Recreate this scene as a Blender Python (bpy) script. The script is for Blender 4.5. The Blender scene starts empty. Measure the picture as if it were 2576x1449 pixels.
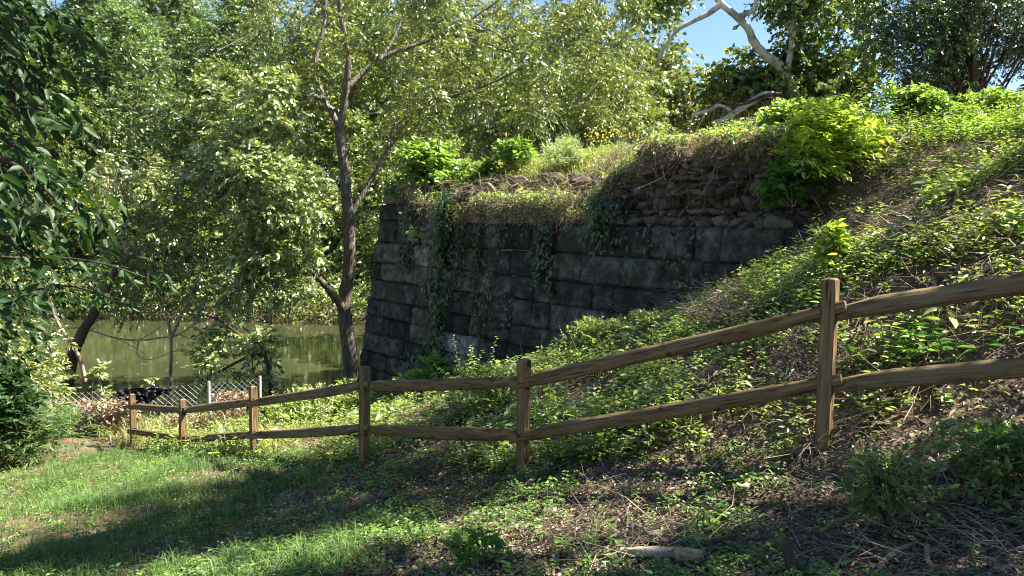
import bpy, math
import numpy as np
from mathutils import Matrix, Vector

# ------------------------------------------------------------------ camera, sky, sun, exposure
scn = bpy.context.scene
col = scn.collection
R = math.radians
PITCH, ROLL = R(4.9), R(1.15)
cam_d = bpy.data.cameras.new('camera'); cam_d.lens = 26.0; cam_d.sensor_width = 36.0
cam_d.clip_start = 0.05; cam_d.clip_end = 1000
cam = bpy.data.objects.new('camera', cam_d); col.objects.link(cam)
CM = Matrix.Rotation(R(90) - PITCH, 3, 'X') @ Matrix.Rotation(ROLL, 3, 'Z')
cam.matrix_world = CM.to_4x4()
scn.camera = cam
CMn = np.array(CM)

SUN_AZ = R(8)          # direction towards the sun, measured from +X (right) towards +Y (ahead)
SUN_EL = R(51)
world = bpy.data.worlds.new('World'); scn.world = world; world.use_nodes = True
wn = world.node_tree
sky = wn.nodes.new('ShaderNodeTexSky'); sky.sky_type = 'NISHITA'; sky.sun_disc = False
sky.sun_elevation = SUN_EL; sky.sun_rotation = R(90) - SUN_AZ
sky.air_density = 1.0; sky.dust_density = 0.1; sky.ozone_density = 4.0
wn.links.new(sky.outputs[0], wn.nodes['Background'].inputs[0])
wn.nodes['Background'].inputs[1].default_value = 0.05
sl = bpy.data.lights.new('sun', 'SUN'); sl.energy = 5.0; sl.angle = R(0.55); sl.color = (1.0, 0.93, 0.8)
so = bpy.data.objects.new('sun', sl); col.objects.link(so)
sdir = Vector((math.cos(SUN_EL)*math.cos(SUN_AZ), math.cos(SUN_EL)*math.sin(SUN_AZ), math.sin(SUN_EL)))
so.rotation_euler = (-sdir).to_track_quat('-Z', 'Y').to_euler(); so.location = (20, 0, 30)
scn.view_settings.view_transform = 'Standard'; scn.view_settings.look = 'None'
scn.view_settings.exposure = 2.15; scn.view_settings.gamma = 1.0
scn.cycles.max_bounces = 6; scn.cycles.diffuse_bounces = 2; scn.cycles.transmission_bounces = 4
scn.cycles.use_denoising = True
scn.cycles.filter_width = 1.1

rng = np.random.default_rng(7)

# ------------------------------------------------------------------ maths helpers
def nrm(v):
    v = np.asarray(v, float)
    return v / np.maximum(np.linalg.norm(v, axis=-1, keepdims=True), 1e-9)
def sstep(x, a, b):
    t = np.clip((np.asarray(x, float) - a) / (b - a), 0, 1); return t*t*(3-2*t)
def at(px, py, Y):
    """a point of the place, from where it is seen (0..2575 x 0..1449) and its distance ahead in metres"""
    d = CMn @ np.array([(px-1287.5)/1859.7, -(py-724.5)/1859.7, -1.0])
    return d * (Y / d[1])
def _hash(ix, iy, seed):
    n = (ix*374761393 + iy*668265263 + seed*1274126177) & 0x7fffffff
    n = ((n ^ (n >> 13)) * 1274126177) & 0x7fffffff
    return ((n ^ (n >> 16)) & 0xffff) / 65535.0
def vnoise(x, y, scale=1.0, seed=0):
    x = np.asarray(x, float)/scale; y = np.asarray(y, float)/scale
    ix = np.floor(x).astype(np.int64); iy = np.floor(y).astype(np.int64)
    fx = x-ix; fy = y-iy; fx = fx*fx*(3-2*fx); fy = fy*fy*(3-2*fy)
    a = _hash(ix, iy, seed); b = _hash(ix+1, iy, seed); c = _hash(ix, iy+1, seed); d = _hash(ix+1, iy+1, seed)
    return (a*(1-fx)+b*fx)*(1-fy) + (c*(1-fx)+d*fx)*fy
def fbm(x, y, scale=1.0, seed=0, o=3):
    s = 0; a = 1; t = 0
    for i in range(o):
        s = s + a*vnoise(x, y, scale/(2**i), seed+i*17); t += a; a *= .5
    return s/t

# ------------------------------------------------------------------ the lie of the land (heights are relative to the eye)
WC = np.array([-3.45, 19.6]); WU = np.array([.647, -.762]); WN = np.array([.762, .647])
WLEN = 11.9; WATER = -5.6
ctrl = [
 (0,0,-1.62),(-3,0,-2.2),(2,0,-1.1),(5,0,.1),(9,-1,1.3),(0,-5,-1.2),(-8,-3,-3.0),(-14,4,-4.3),(3,-6,-.3),
 (2.22,5.15,-1.53),(.11,6.85,-2.36),(-1.72,8.6,-2.88),(-3.85,10.9,-3.56),(-5.7,12.7,-4.1),(-7.6,14.5,-4.62),
 (4.17,3.4,-.92),(-4.15,6,-2.98),(-1.5,3,-2.05),(-8.3,12,-4.15),(0,4.3,-2.06),(-12,9,-4.5),
 (3.1,6.0,-.75),(4.15,6,-.1),(5.5,8,.75),(7,10,1.3),(9,13,1.6),(8,6,1.1),(12,9,2.0),(11,4,2.3),(15,14,2.2),
 (3.9,10.2,-.28),(2.73,12.0,-1.45),(.98,14.1,-2.5),(.1,15.1,-3.1),(-3.6,19.0,-4.5),(-1.6,17.1,-3.8),
 (2.3,8.5,-1.05),(.8,10.6,-1.95),(-.6,12.2,-2.75),(4.8,11.0,.5),(5.7,11.4,1.1),(5.2,13,1.7),(7.8,14.5,1.75),
 (-6.4,16.3,-4.6),(-9.3,15.5,-4.75),(-4.6,16.8,-4.4),(-6,18.3,-5.0),(-10,18,-5.15),(-9,21,-6.2),(-5.5,21.2,-6.0),
 (-16,18,-5.4),(-16,22,-6.6),(-30,10,-5),(-30,20,-6),(30,0,5),(30,20,5),(20,-12,3),(-20,-12,-4),(8,20,2.4),(14,24,3),(0,25,-6)]
ctrl = np.array(ctrl, float)
def _tps(r2): return np.where(r2 > 0, .5*r2*np.log(np.maximum(r2, 1e-12)), 0)
_n = len(ctrl); _d2 = ((ctrl[:,None,:2]-ctrl[None,:,:2])**2).sum(-1)
_A = np.zeros((_n+3, _n+3)); _A[:_n,:_n] = _tps(_d2) + np.eye(_n)*.15
_A[:_n,_n] = 1; _A[:_n,_n+1:] = ctrl[:,:2]; _A[_n:,:_n] = _A[:_n,_n:].T
_w = np.linalg.solve(_A, np.concatenate([ctrl[:,2], [0,0,0]]))
def wall_uw(x, y):
    dx = np.asarray(x, float)-WC[0]; dy = np.asarray(y, float)-WC[1]
    return dx*WU[0]+dy*WU[1], dx*WN[0]+dy*WN[1]
def gz(x, y, fine=True):
    x = np.asarray(x, float); y = np.asarray(y, float)
    sh = np.broadcast(x, y).shape
    x = np.broadcast_to(x, sh).ravel(); y = np.broadcast_to(y, sh).ravel()
    xc = np.clip(x, -32, 32); yc = np.clip(y, -14, 26)
    z = _w[_n] + _w[_n+1]*xc + _w[_n+2]*yc
    for k in range(_n):
        z = z + _w[k]*_tps((xc-ctrl[k,0])**2+(yc-ctrl[k,1])**2)
    if fine:
        z = z + (fbm(x, y, 1.6, 3)-.5)*.16 + (fbm(x, y, .35, 9)-.5)*.05
    u, w = wall_uw(x, y)
    # river bed and the far bank
    fb = 43.5 + 1.4*np.sin(x*.13+1) + 1.2*(vnoise(x, y*0, 5, 5)-.5)
    far = -7.4 + sstep(y, fb-3.0, fb+1.0)*3.2 + sstep(y, fb, fb+25)*3.5 + sstep(y, 70, 110)*6 + (fbm(x, y, 5, 21)-.5)*.8
    z = z*(1-sstep(y, 20.3, 23.0)) + far*sstep(y, 20.3, 23.0)
    # earth held behind the wall
    nz = fbm(x, y, .9, 31)-.5
    wv = w+(vnoise(u, u*0, .7, 33)-.5)*.35
    rub = .02 + sstep(wv, .45, .85)*1.12 + sstep(w, .8, 2.6)*.55
    soft = .2 + sstep(w, .2, 1.9)*1.05 + sstep(w, 1.6, 4.0)*.45
    kr = sstep(u, 7.3, 8.7)
    plat = soft*(1-kr) + rub*kr + .12*sstep(u, 2, 12) + nz*.22*sstep(w, .5, 1.5) + sstep(u, 8, 14)*sstep(w, 1.5, 5)*.1
    plat = plat*(1-sstep(w, 13, 22)) + (-3.5)*sstep(w, 13, 22)
    m1 = sstep(w, .3, .75)*sstep(u, .15, .7)
    keep = sstep(u, 11.2, 12.8)*(1-sstep(w, 2.5, 5))
    m1 = m1*(1-keep)
    z = z*(1-m1) + plat*m1
    return z.reshape(sh) if sh else float(z[0])
def g1(x, y): return float(gz(np.array([x]), np.array([y]))[0])
def gpix(px, py):
    """where the ray through a picture position meets the ground"""
    ys = np.arange(1.2, 60, .03)
    d = CMn @ np.array([(px-1287.5)/1859.7, -(py-724.5)/1859.7, -1.0]); d = d/d[1]
    P = ys[:,None]*d[None]
    h = gz(P[:,0], P[:,1]); i = np.argmax(P[:,2] < h)
    return np.array([P[i,0], P[i,1], h[i]])

# ------------------------------------------------------------------ mesh helpers
class MB:
    """collects numpy pieces and links them as one mesh object"""
    def __init__(s): s.V = []; s.F = []; s.n = 0
    def add(s, V, F):
        V = np.asarray(V, float).reshape(-1, 3); F = np.asarray(F, np.int64)
        if len(V) == 0 or len(F) == 0: return s
        s.V.append(V); s.F.append(F + s.n); s.n += len(V); return s
    def mesh(s, name, mat, origin=(0,0,0), smooth=False):
        V = np.concatenate(s.V) - np.asarray(origin, float)
        me = bpy.data.meshes.new(name)
        lens = np.concatenate([np.full(len(f), f.shape[1], np.int32) for f in s.F])
        loops = np.concatenate([f.ravel() for f in s.F]).astype(np.int32)
        me.vertices.add(len(V)); me.vertices.foreach_set('co', V.astype(np.float32).ravel())
        me.loops.add(len(loops)); me.loops.foreach_set('vertex_index', loops)
        me.polygons.add(len(lens))
        st = np.zeros(len(lens), np.int32); st[1:] = np.cumsum(lens)[:-1]
        me.polygons.foreach_set('loop_start', st); me.polygons.foreach_set('loop_total', lens)
        if smooth: me.polygons.foreach_set('use_smooth', np.ones(len(lens), bool))
        me.update(calc_edges=True); me.validate()
        me.materials.append(mat)
        return me
    def obj(s, name, mat, parent=None, origin=None, smooth=False, label=None):
        if origin is None: origin = tuple(parent.location) if parent else (0,0,0)
        o = bpy.data.objects.new(name, s.mesh(name, mat, origin, smooth)); col.objects.link(o)
        if parent:
            o.parent = parent; o.location = Vector(origin) - parent.location
        else: o.location = origin
        if label: o['label'] = label
        return o
def tag(o, label, cat=None, group=None, kind=None):
    if label: o['label'] = label
    if cat: o['category'] = cat
    if group: o['group'] = group
    if kind: o['kind'] = kind
    return o
def empty(name, loc, label, cat, group=None):
    o = bpy.data.objects.new(name, None); col.objects.link(o); o.location = tuple(float(v) for v in loc)
    return tag(o, label, cat, group)

def tube(mb, pts, rad, sides=7, wob=0.0, rg=None, cap=True):
    """a round branch through pts"""
    pts = np.asarray(pts, float); n = len(pts); rad = np.broadcast_to(np.asarray(rad, float), (n,))
    T = nrm(np.gradient(pts, axis=0)); up = np.array([.31, .17, .93])
    if abs(T[0] @ up) > .9: up = np.array([.9, .3, .1])
    S = nrm(np.cross(T, up)); B = np.cross(T, S)
    a = np.arange(sides)/sides*2*np.pi
    rr = rad[:,None]*np.ones(sides)
    if wob and rg is not None: rr = rr*(1+rg.uniform(-wob, wob, (n, sides)))
    V = pts[:,None]+rr[...,None]*(np.cos(a)[None,:,None]*S[:,None]+np.sin(a)[None,:,None]*B[:,None])
    i = np.arange(n-1)[:,None]*sides; j = np.arange(sides)[None]; k = (j+1) % sides
    F = np.stack([i+j, i+k, i+sides+k, i+sides+j], -1).reshape(-1, 4)
    mb.add(V, F)
    if cap:
        c = np.concatenate([pts[:1], V[0]]); mb.add(c, [[0, 1+q, 1+(q+1)%sides] for q in range(sides)])
        c = np.concatenate([pts[-1:], V[-1]]); mb.add(c, [[0, 1+(q+1)%sides, 1+q] for q in range(sides)])
def smooth_path(pts, n):
    """Catmull-Rom through pts"""
    p = np.asarray(pts, float); p = np.vstack([2*p[0]-p[1], p, 2*p[-1]-p[-2]])
    out = []; m = len(p)-3
    for t in np.linspace(0, m-1e-6, n):
        i = int(t); f = t-i; a, b, c, d = p[i:i+4]
        out.append(.5*((2*b)+(-a+c)*f+(2*a-5*b+4*c-d)*f*f+(-a+3*b-3*c+d)*f**3))
    return np.array(out)
def sticks(mb, P, D, L, r, bend=.15, rg=rng):
    """many thin three-sided twigs, vectorised"""
    n = len(P); D = nrm(D); L = np.broadcast_to(L, (n,))[:,None]; r = np.broadcast_to(r, (n,))[:,None]
    S = nrm(np.cross(D, rg.normal(size=(n,3)))); B = np.cross(D, S)
    M = P+D*L*.5+S*L*rg.uniform(-bend, bend, (n,1)); E = P+D*L+B*L*rg.uniform(-bend, bend, (n,1))
    rings = []
    for Q, k in ((P,1.), (M,.8), (E,.4)):
        for a in (0, 2.094, 4.189): rings.append(Q+r*k*(math.cos(a)*S+math.sin(a)*B))
    V = np.stack(rings, 1)
    f = np.array([[0,1,4,3],[1,2,5,4],[2,0,3,5],[3,4,7,6],[4,5,8,7],[5,3,6,8]])
    mb.add(V, (f[None]+(np.arange(n)*9)[:,None,None]).reshape(-1,4))
def leaves(mb, P, T, N, L, W, shape=4, fold=.18, curl=.1):
    """leaf blades from base P towards T, facing N"""
    n = len(P)
    if n == 0: return
    T = nrm(T); S = nrm(np.cross(T, N)); N = np.cross(S, T)
    L = np.broadcast_to(L, (n,))[:,None]; W = np.broadcast_to(W, (n,))[:,None]
    if shape == 4:
        V = np.stack([P, P+T*L*.42-S*W*.5+N*W*fold, P+T*L-N*L*curl, P+T*L*.42+S*W*.5+N*W*fold], 1)
        F = (np.array([[0,1,2,3]])[None]+(np.arange(n)*4)[:,None,None]).reshape(-1,4)
    elif shape == 6:
        V = np.stack([P, P+T*L*.22-S*W*.42+N*W*fold, P+T*L*.6-S*W*.4+N*W*fold-N*L*curl*.4, P+T*L-N*L*curl,
                      P+T*L*.6+S*W*.4+N*W*fold-N*L*curl*.4, P+T*L*.22+S*W*.42+N*W*fold], 1)
        F = (np.array([[0,1,2,3],[0,3,4,5]])[None]+(np.arange(n)*6)[:,None,None]).reshape(-1,4)
    else:   # broad lobed leaf: five points round the stalk
        ang = [-2.3,-1.75,-1.25,-.95,-.55,-.3,0,.3,.55,.95,1.25,1.75,2.3]; ra = [.45,.3,.72,.5,.9,.6,1,.6,.9,.5,.72,.3,.45]
        vs = [P]
        for a, q in zip(ang, ra):
            vs.append(P+T*L*.12+(T*math.cos(a)*L+S*math.sin(a)*W*.75)*q*.88+N*W*fold*abs(math.sin(a))-N*L*curl*q)
        V = np.stack(vs, 1); k = 14
        f = np.array([[0,i,i+1] for i in range(1, 13)])
        F = (f[None]+(np.arange(n)*k)[:,None,None]).reshape(-1,3)
    mb.add(V, F)
def sprays(mb, Q, D, ls, m, L, W, rg, shape=4, droop=.35, flat=.7, twig=None, tr=.004, curl=.12):
    """leafy twigs: m leaves along each twig Q -> Q+D*ls"""
    n = len(Q); D = nrm(D); ls = np.broadcast_to(ls, (n,))
    side = nrm(np.cross(D, np.array([0,0,1.])+rg.normal(size=(n,3))*.35)); 
    t = (np.arange(m)+.6)/m
    sg = np.where(np.arange(m) % 2 == 0, 1., -1.)
    pos = Q[:,None]+D[:,None]*(t[None,:,None]*ls[:,None,None]); pos[...,2] -= droop*(t**2)[None]*ls[:,None]
    T = side[:,None]*sg[None,:,None]*.8+D[:,None]*(.35+.5*t)[None,:,None]+rg.normal(size=(n,m,3))*.28
    T[...,2] -= droop
    N = rg.normal(size=(n,m,3))*(1-flat)+np.array([0,0,1.])*flat
    sc = rg.uniform(.5, 1.35, (n,m))
    leaves(mb, pos.reshape(-1,3), T.reshape(-1,3), N.reshape(-1,3), (L*sc).ravel(), (W*sc).ravel(), shape, curl=curl)
    if twig is not None:
        D2 = D.copy(); D2[:,2] -= droop*.6
        sticks(twig, Q, D2, ls, tr, .05, rg)
def blob(c, r, n, rg, lo=.55, up=.25, hem=-.7):
    """spray roots spread over a lumpy clump"""
    d = nrm(rg.normal(size=(n,3))+np.array([0,0,up])); d[:,2] = np.where(d[:,2] < hem, -d[:,2], d[:,2])
    k = 1-(1-lo)*rg.random(n)**1.6
    return np.asarray(c)+d*np.asarray(r)*k[:,None], d
def grid_surf(fn, us, vs):
    U, Vv = np.meshgrid(us, vs, indexing='ij'); P = fn(U, Vv)
    a, b = U.shape; i = np.arange(a-1)[:,None]*b; j = np.arange(b-1)[None]
    F = np.stack([i+j, i+b+j, i+b+j+1, i+j+1], -1).reshape(-1,4)
    return P.reshape(-1,3), F

# ------------------------------------------------------------------ materials
def mat_new(name):
    m = bpy.data.materials.new(name); m.use_nodes = True; nt = m.node_tree
    for n in list(nt.nodes): nt.nodes.remove(n)
    out = nt.nodes.new('ShaderNodeOutputMaterial'); return m, nt, out
def N(nt, t, **k):
    n = nt.nodes.new(t)
    for a, b in k.items(): setattr(n, a, b)
    return n
def ramp(nt, fac, cols, pos=None):
    r = nt.nodes.new('ShaderNodeValToRGB'); e = r.color_ramp.elements
    pos = pos or np.linspace(0, 1, len(cols))
    while len(e) < len(cols): e.new(.5)
    for q, (p, c) in enumerate(zip(pos, cols)): e[q].position = float(p); e[q].color = (*c, 1)
    nt.links.new(fac, r.inputs[0]); return r.outputs[0]
def leaf_mat(name, cols, trans=.42, gloss=.12, rough=.45, patch=.35, pscale=.6, tcol=(1.1,1.12,.55)):
    m, nt, out = mat_new(name); L = nt.links.new
    g = N(nt, 'ShaderNodeNewGeometry')
    c = ramp(nt, g.outputs['Random Per Island'], cols)
    tc = N(nt, 'ShaderNodeNewGeometry')
    nz = N(nt, 'ShaderNodeTexNoise'); nz.inputs['Scale'].default_value = pscale; nz.inputs['Detail'].default_value = 2
    L(tc.outputs['Position'], nz.inputs['Vector'])
    mr = N(nt, 'ShaderNodeMapRange'); mr.inputs[1].default_value = .3; mr.inputs[2].default_value = .7
    mr.inputs[3].default_value = 1-patch; mr.inputs[4].default_value = 1+patch; L(nz.outputs[0], mr.inputs[0])
    mx = N(nt, 'ShaderNodeMix', data_type='RGBA', blend_type='MULTIPLY'); mx.inputs[0].default_value = 1
    L(c, mx.inputs[6]); cb = N(nt, 'ShaderNodeCombineXYZ')
    for i in range(3): L(mr.outputs[0], cb.inputs[i])
    L(cb.outputs[0], mx.inputs[7])
    d = N(nt, 'ShaderNodeBsdfDiffuse'); L(mx.outputs[2], d.inputs[0])
    t = N(nt, 'ShaderNodeBsdfTranslucent')
    m2 = N(nt, 'ShaderNodeMix', data_type='RGBA', blend_type='MULTIPLY'); m2.inputs[0].default_value = 1
    L(mx.outputs[2], m2.inputs[6]); m2.inputs[7].default_value = (*[v*1.5 for v in tcol], 1); L(m2.outputs[2], t.inputs[0])
    s1 = N(nt, 'ShaderNodeMixShader'); s1.inputs[0].default_value = trans; L(d.outputs[0], s1.inputs[1]); L(t.outputs[0], s1.inputs[2])
    gl = N(nt, 'ShaderNodeBsdfGlossy'); gl.inputs['Roughness'].default_value = rough; gl.inputs[0].default_value = (.9,.95,.9,1)
    s2 = N(nt, 'ShaderNodeMixShader'); s2.inputs[0].default_value = gloss*.42; L(s1.outputs[0], s2.inputs[1]); L(gl.outputs[0], s2.inputs[2])
    L(s2.outputs[0], out.inputs[0]); return m
def rough_mat(name, cols, scale=4, stretch=(1,1,1), bump=.4, bscale=None, rough=.85, coord='Object', island=.0, pos=None, detail=6, spec=.2, dist=.02):
    m, nt, out = mat_new(name); L = nt.links.new
    tc = N(nt, 'ShaderNodeTexCoord'); mp = N(nt, 'ShaderNodeMapping'); mp.inputs['Scale'].default_value = stretch
    L(tc.outputs[coord], mp.inputs[0])
    nz = N(nt, 'ShaderNodeTexNoise'); nz.inputs['Scale'].default_value = scale; nz.inputs['Detail'].default_value = detail
    nz.inputs['Roughness'].default_value = .65
    L(mp.outputs[0], nz.inputs['Vector'])
    fac = nz.outputs[0]
    mr = N(nt, 'ShaderNodeMapRange'); mr.inputs[1].default_value = .28; mr.inputs[2].default_value = .72; L(fac, mr.inputs[0]); fac = mr.outputs[0]
    if island:
        g = N(nt, 'ShaderNodeNewGeometry'); mm = N(nt, 'ShaderNodeMix', data_type='FLOAT'); mm.inputs[0].default_value = island
        L(fac, mm.inputs[2]); L(g.outputs['Random Per Island'], mm.inputs[3]); fac = mm.outputs[0]
    c = ramp(nt, fac, cols, pos)
    p = N(nt, 'ShaderNodeBsdfPrincipled'); L(c, p.inputs['Base Color']); p.inputs['Roughness'].default_value = rough
    p.inputs['Specular IOR Level'].default_value = spec
    n2 = N(nt, 'ShaderNodeTexNoise'); n2.inputs['Scale'].default_value = bscale or scale*3; n2.inputs['Detail'].default_value = 8; L(mp.outputs[0], n2.inputs['Vector'])
    b = N(nt, 'ShaderNodeBump'); b.inputs['Strength'].default_value = bump; b.inputs['Distance'].default_value = dist
    L(n2.outputs[0], b.inputs['Height']); L(b.outputs[0], p.inputs['Normal']); L(p.outputs[0], out.inputs[0]); return m

G = lambda *a: [tuple(x) for x in a]
M = {}
M['soil'] = rough_mat('soil', G((.035,.022,.014),(.085,.056,.036),(.15,.105,.068),(.24,.185,.12)), 2.2, bump=.9, bscale=22, dist=.04)
M['bark'] = rough_mat('bark', G((.045,.037,.03),(.15,.125,.102),(.32,.28,.24)), 4.5, (4.5,4.5,.9), bump=1, bscale=5, dist=.09)
M['dark_bark'] = rough_mat('dark_bark', G((.02,.016,.012),(.06,.045,.035),(.12,.095,.07)), 3.0, (3,3,.7), bump=1, bscale=6, dist=.05)
M['pale_bark'] = rough_mat('pale_bark', G((.12,.105,.08),(.27,.25,.2),(.42,.4,.35),(.5,.48,.43)), 2.2, (1,1,.6), bump=.3, pos=[0,.35,.5,1])
M['grey_bark'] = rough_mat('grey_bark', G((.1,.085,.065),(.25,.22,.18),(.38,.34,.28)), 4, (2,2,.6), bump=.7)
M['dead_wood'] = rough_mat('dead_wood', G((.12,.085,.06),(.3,.235,.17),(.5,.42,.33)), 5, (2,2,2), bump=.6)
M['wood'] = rough_mat('fence_wood', G((.055,.034,.015),(.125,.08,.036),(.185,.125,.06),(.26,.19,.1)), 2.4, (.7,9,9), bump=1, bscale=10, rough=.8, dist=.012, island=.0)
M['post_wood'] = rough_mat('post_wood', G((.07,.04,.018),(.155,.095,.043),(.22,.145,.07),(.3,.21,.11)), 2.4, (9,9,.7), bump=1, bscale=10, rough=.8, dist=.012)
M['stone'] = rough_mat('wall_stone', G((.015,.0125,.010),(.042,.036,.029),(.068,.059,.047),(.14,.122,.098)), 3.0, bump=1, bscale=9, rough=.9, island=.42, dist=.05, pos=[0,.4,.7,1])
def stone_mat():
    m, nt, out = mat_new('weathered_stone'); L = nt.links.new
    g = N(nt, 'ShaderNodeNewGeometry'); tc = N(nt, 'ShaderNodeTexCoord')
    base = ramp(nt, g.outputs['Random Per Island'], G((.026,.026,.026),(.057,.056,.053),(.083,.08,.074),(.1,.094,.083),(.2,.195,.18)), [0,.4,.7,.9,1])
    n1 = N(nt, 'ShaderNodeTexNoise'); n1.inputs['Scale'].default_value = 3.6; n1.inputs['Detail'].default_value = 9; n1.inputs['Roughness'].default_value = .72
    L(tc.outputs['Object'], n1.inputs['Vector'])
    k1 = ramp(nt, n1.outputs[0], G((.25,.25,.26),(.9,.9,.9),(2.6,2.45,2.2)), [.34,.5,.68])
    mx = N(nt, 'ShaderNodeMix', data_type='RGBA', blend_type='MULTIPLY'); mx.inputs[0].default_value = 1; L(base, mx.inputs[6]); L(k1, mx.inputs[7])
    mp = N(nt, 'ShaderNodeMapping'); mp.inputs['Scale'].default_value = (5,5,.7); L(tc.outputs['Object'], mp.inputs[0])
    n2 = N(nt, 'ShaderNodeTexNoise'); n2.inputs['Scale'].default_value = 1.3; n2.inputs['Detail'].default_value = 6; L(mp.outputs[0], n2.inputs['Vector'])
    f2 = ramp(nt, n2.outputs[0], G((0,0,0),(.55,.55,.55)), [.6,.72])
    m2 = N(nt, 'ShaderNodeMix', data_type='RGBA'); L(f2, m2.inputs[0]); L(mx.outputs[2], m2.inputs[6]); m2.inputs[7].default_value = (.15,.145,.13,1)
    n3 = N(nt, 'ShaderNodeTexNoise'); n3.inputs['Scale'].default_value = 1.1; n3.inputs['Detail'].default_value = 7; L(tc.outputs['Object'], n3.inputs['Vector'])
    f3 = ramp(nt, n3.outputs[0], G((0,0,0),(.6,.6,.6)), [.56,.66])
    m3 = N(nt, 'ShaderNodeMix', data_type='RGBA'); L(f3, m3.inputs[0]); L(m2.outputs[2], m3.inputs[6]); m3.inputs[7].default_value = (.035,.042,.016,1)
    p = N(nt, 'ShaderNodeBsdfPrincipled'); L(m3.outputs[2], p.inputs['Base Color']); p.inputs['Roughness'].default_value = .9; p.inputs['Specular IOR Level'].default_value = .2
    n4 = N(nt, 'ShaderNodeTexNoise'); n4.inputs['Scale'].default_value = 9; n4.inputs['Detail'].default_value = 9; n4.inputs['Roughness'].default_value = .65; L(tc.outputs['Object'], n4.inputs['Vector'])
    b = N(nt, 'ShaderNodeBump'); b.inputs['Strength'].default_value = 1; b.inputs['Distance'].default_value = .09
    L(n4.outputs[0], b.inputs['Height']); L(b.outputs[0], p.inputs['Normal']); L(p.outputs[0], out.inputs[0]); return m
M['stone'] = stone_mat()
def weather_wood(m):
    nt = m.node_tree; L = nt.links.new; p = next(n for n in nt.nodes if n.type == 'BSDF_PRINCIPLED'); mp = next(n for n in nt.nodes if n.type == 'MAPPING')
    c = p.inputs['Base Color'].links[0].from_socket; tc = next(n for n in nt.nodes if n.type == 'TEX_COORD')
    n1 = N(nt, 'ShaderNodeTexNoise'); n1.inputs['Scale'].default_value = 1.7; n1.inputs['Detail'].default_value = 5; L(tc.outputs['Object'], n1.inputs['Vector'])
    f1 = ramp(nt, n1.outputs[0], G((0,0,0),(.5,.5,.5)), [.45,.65])
    a = N(nt, 'ShaderNodeMix', data_type='RGBA'); L(f1, a.inputs[0]); L(c, a.inputs[6]); a.inputs[7].default_value = (.19,.15,.095,1)
    n2 = N(nt, 'ShaderNodeTexNoise'); n2.inputs['Scale'].default_value = 5.5; n2.inputs['Detail'].default_value = 3; L(mp.outputs[0], n2.inputs['Vector'])
    f2 = ramp(nt, n2.outputs[0], G((.4,.36,.32),(1,1,1),(1,1,1),(1.3,1.25,1.15)), [.34,.45,.58,.7])
    b = N(nt, 'ShaderNodeMix', data_type='RGBA', blend_type='MULTIPLY'); b.inputs[0].default_value = 1; L(a.outputs[2], b.inputs[6]); L(f2, b.inputs[7])
    n3 = N(nt, 'ShaderNodeTexNoise'); n3.inputs['Scale'].default_value = 6.5; n3.inputs['Detail'].default_value = 1; L(tc.outputs['Object'], n3.inputs['Vector'])
    f3 = ramp(nt, n3.outputs[0], G((1,1,1),(.35,.28,.22)), [.71,.75])
    d = N(nt, 'ShaderNodeMix', data_type='RGBA', blend_type='MULTIPLY'); d.inputs[0].default_value = 1; L(b.outputs[2], d.inputs[6]); L(f3, d.inputs[7])
    L(d.outputs[2], p.inputs['Base Color'])
weather_wood(M['wood']); weather_wood(M['post_wood'])
M['mortar'] = rough_mat('wall_core', G((.015,.014,.012),(.05,.045,.038)), 6, bump=.6)
M['rubble'] = rough_mat('rubble_stone', G((.035,.028,.022),(.085,.07,.054),(.13,.108,.082),(.2,.165,.125)), 4, bump=.9, bscale=14, island=.45, dist=.03)
M['rock'] = rough_mat('pale_rock', G((.07,.06,.05),(.16,.14,.115),(.27,.24,.2)), 5, bump=.8, dist=.02)
M['torn'] = rough_mat('torn_wood', G((.2,.12,.06),(.42,.29,.17),(.6,.45,.3)), 9, (1,1,4), bump=1)
M['litter'] = leaf_mat('leaf_litter', G((.035,.024,.017),(.085,.058,.04),(.16,.115,.08),(.28,.21,.15),(.45,.37,.29)), .08, .1, .6, .3, 1.2, (1,.8,.5))
M['straw'] = leaf_mat('dry_stems', G((.12,.08,.05),(.24,.165,.11),(.36,.26,.18),(.46,.35,.25)), .15, .1, .5, .3, 1.0, (1,.85,.6))
M['twig'] = rough_mat('twig_litter', G((.06,.042,.03),(.17,.125,.09),(.33,.26,.195)), 3, island=.7, bump=.2)
M['vine'] = leaf_mat('vine_leaf', G((.02,.045,.012),(.035,.075,.018),(.06,.11,.025)), .3, .15)
M['redvine'] = leaf_mat('reddening_vine_leaf', G((.02,.045,.012),(.04,.07,.016),(.06,.08,.02),(.2,.06,.02)), .3, .1)
M['cover'] = leaf_mat('ground_cover_leaf', G((.055,.12,.026),(.1,.19,.038),(.15,.25,.055),(.24,.32,.09)), .42, .08, .4, .35, .9)
M['cover2'] = leaf_mat('bramble_leaf', G((.07,.13,.026),(.15,.22,.045),(.27,.34,.085),(.4,.44,.17)), .42, .14, .4, .35, .8)
M['grass'] = leaf_mat('grass_blade', G((.045,.10,.03),(.08,.16,.045),(.13,.22,.065),(.2,.27,.1)), .38, .04, .5, .3, .8)
M['drygrass'] = leaf_mat('dry_grass_blade', G((.13,.17,.04),(.24,.26,.08),(.36,.32,.15),(.45,.36,.2)), .35, .12, .4, .3, .8)
M['bright'] = leaf_mat('bright_shrub_leaf', G((.07,.145,.025),(.12,.21,.035),(.19,.29,.05),(.28,.35,.09)), .5, .15, .4, .25, 1.5)
M['lime'] = leaf_mat('lime_shrub_leaf', G((.2,.31,.035),(.32,.44,.05),(.43,.52,.08),(.5,.55,.15)), .5, .15, .4, .2, 1.5)
M['weed'] = leaf_mat('weed_leaf', G((.045,.12,.02),(.07,.17,.028),(.11,.23,.04)), .42, .05, .45, .25, 1.2)
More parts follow.
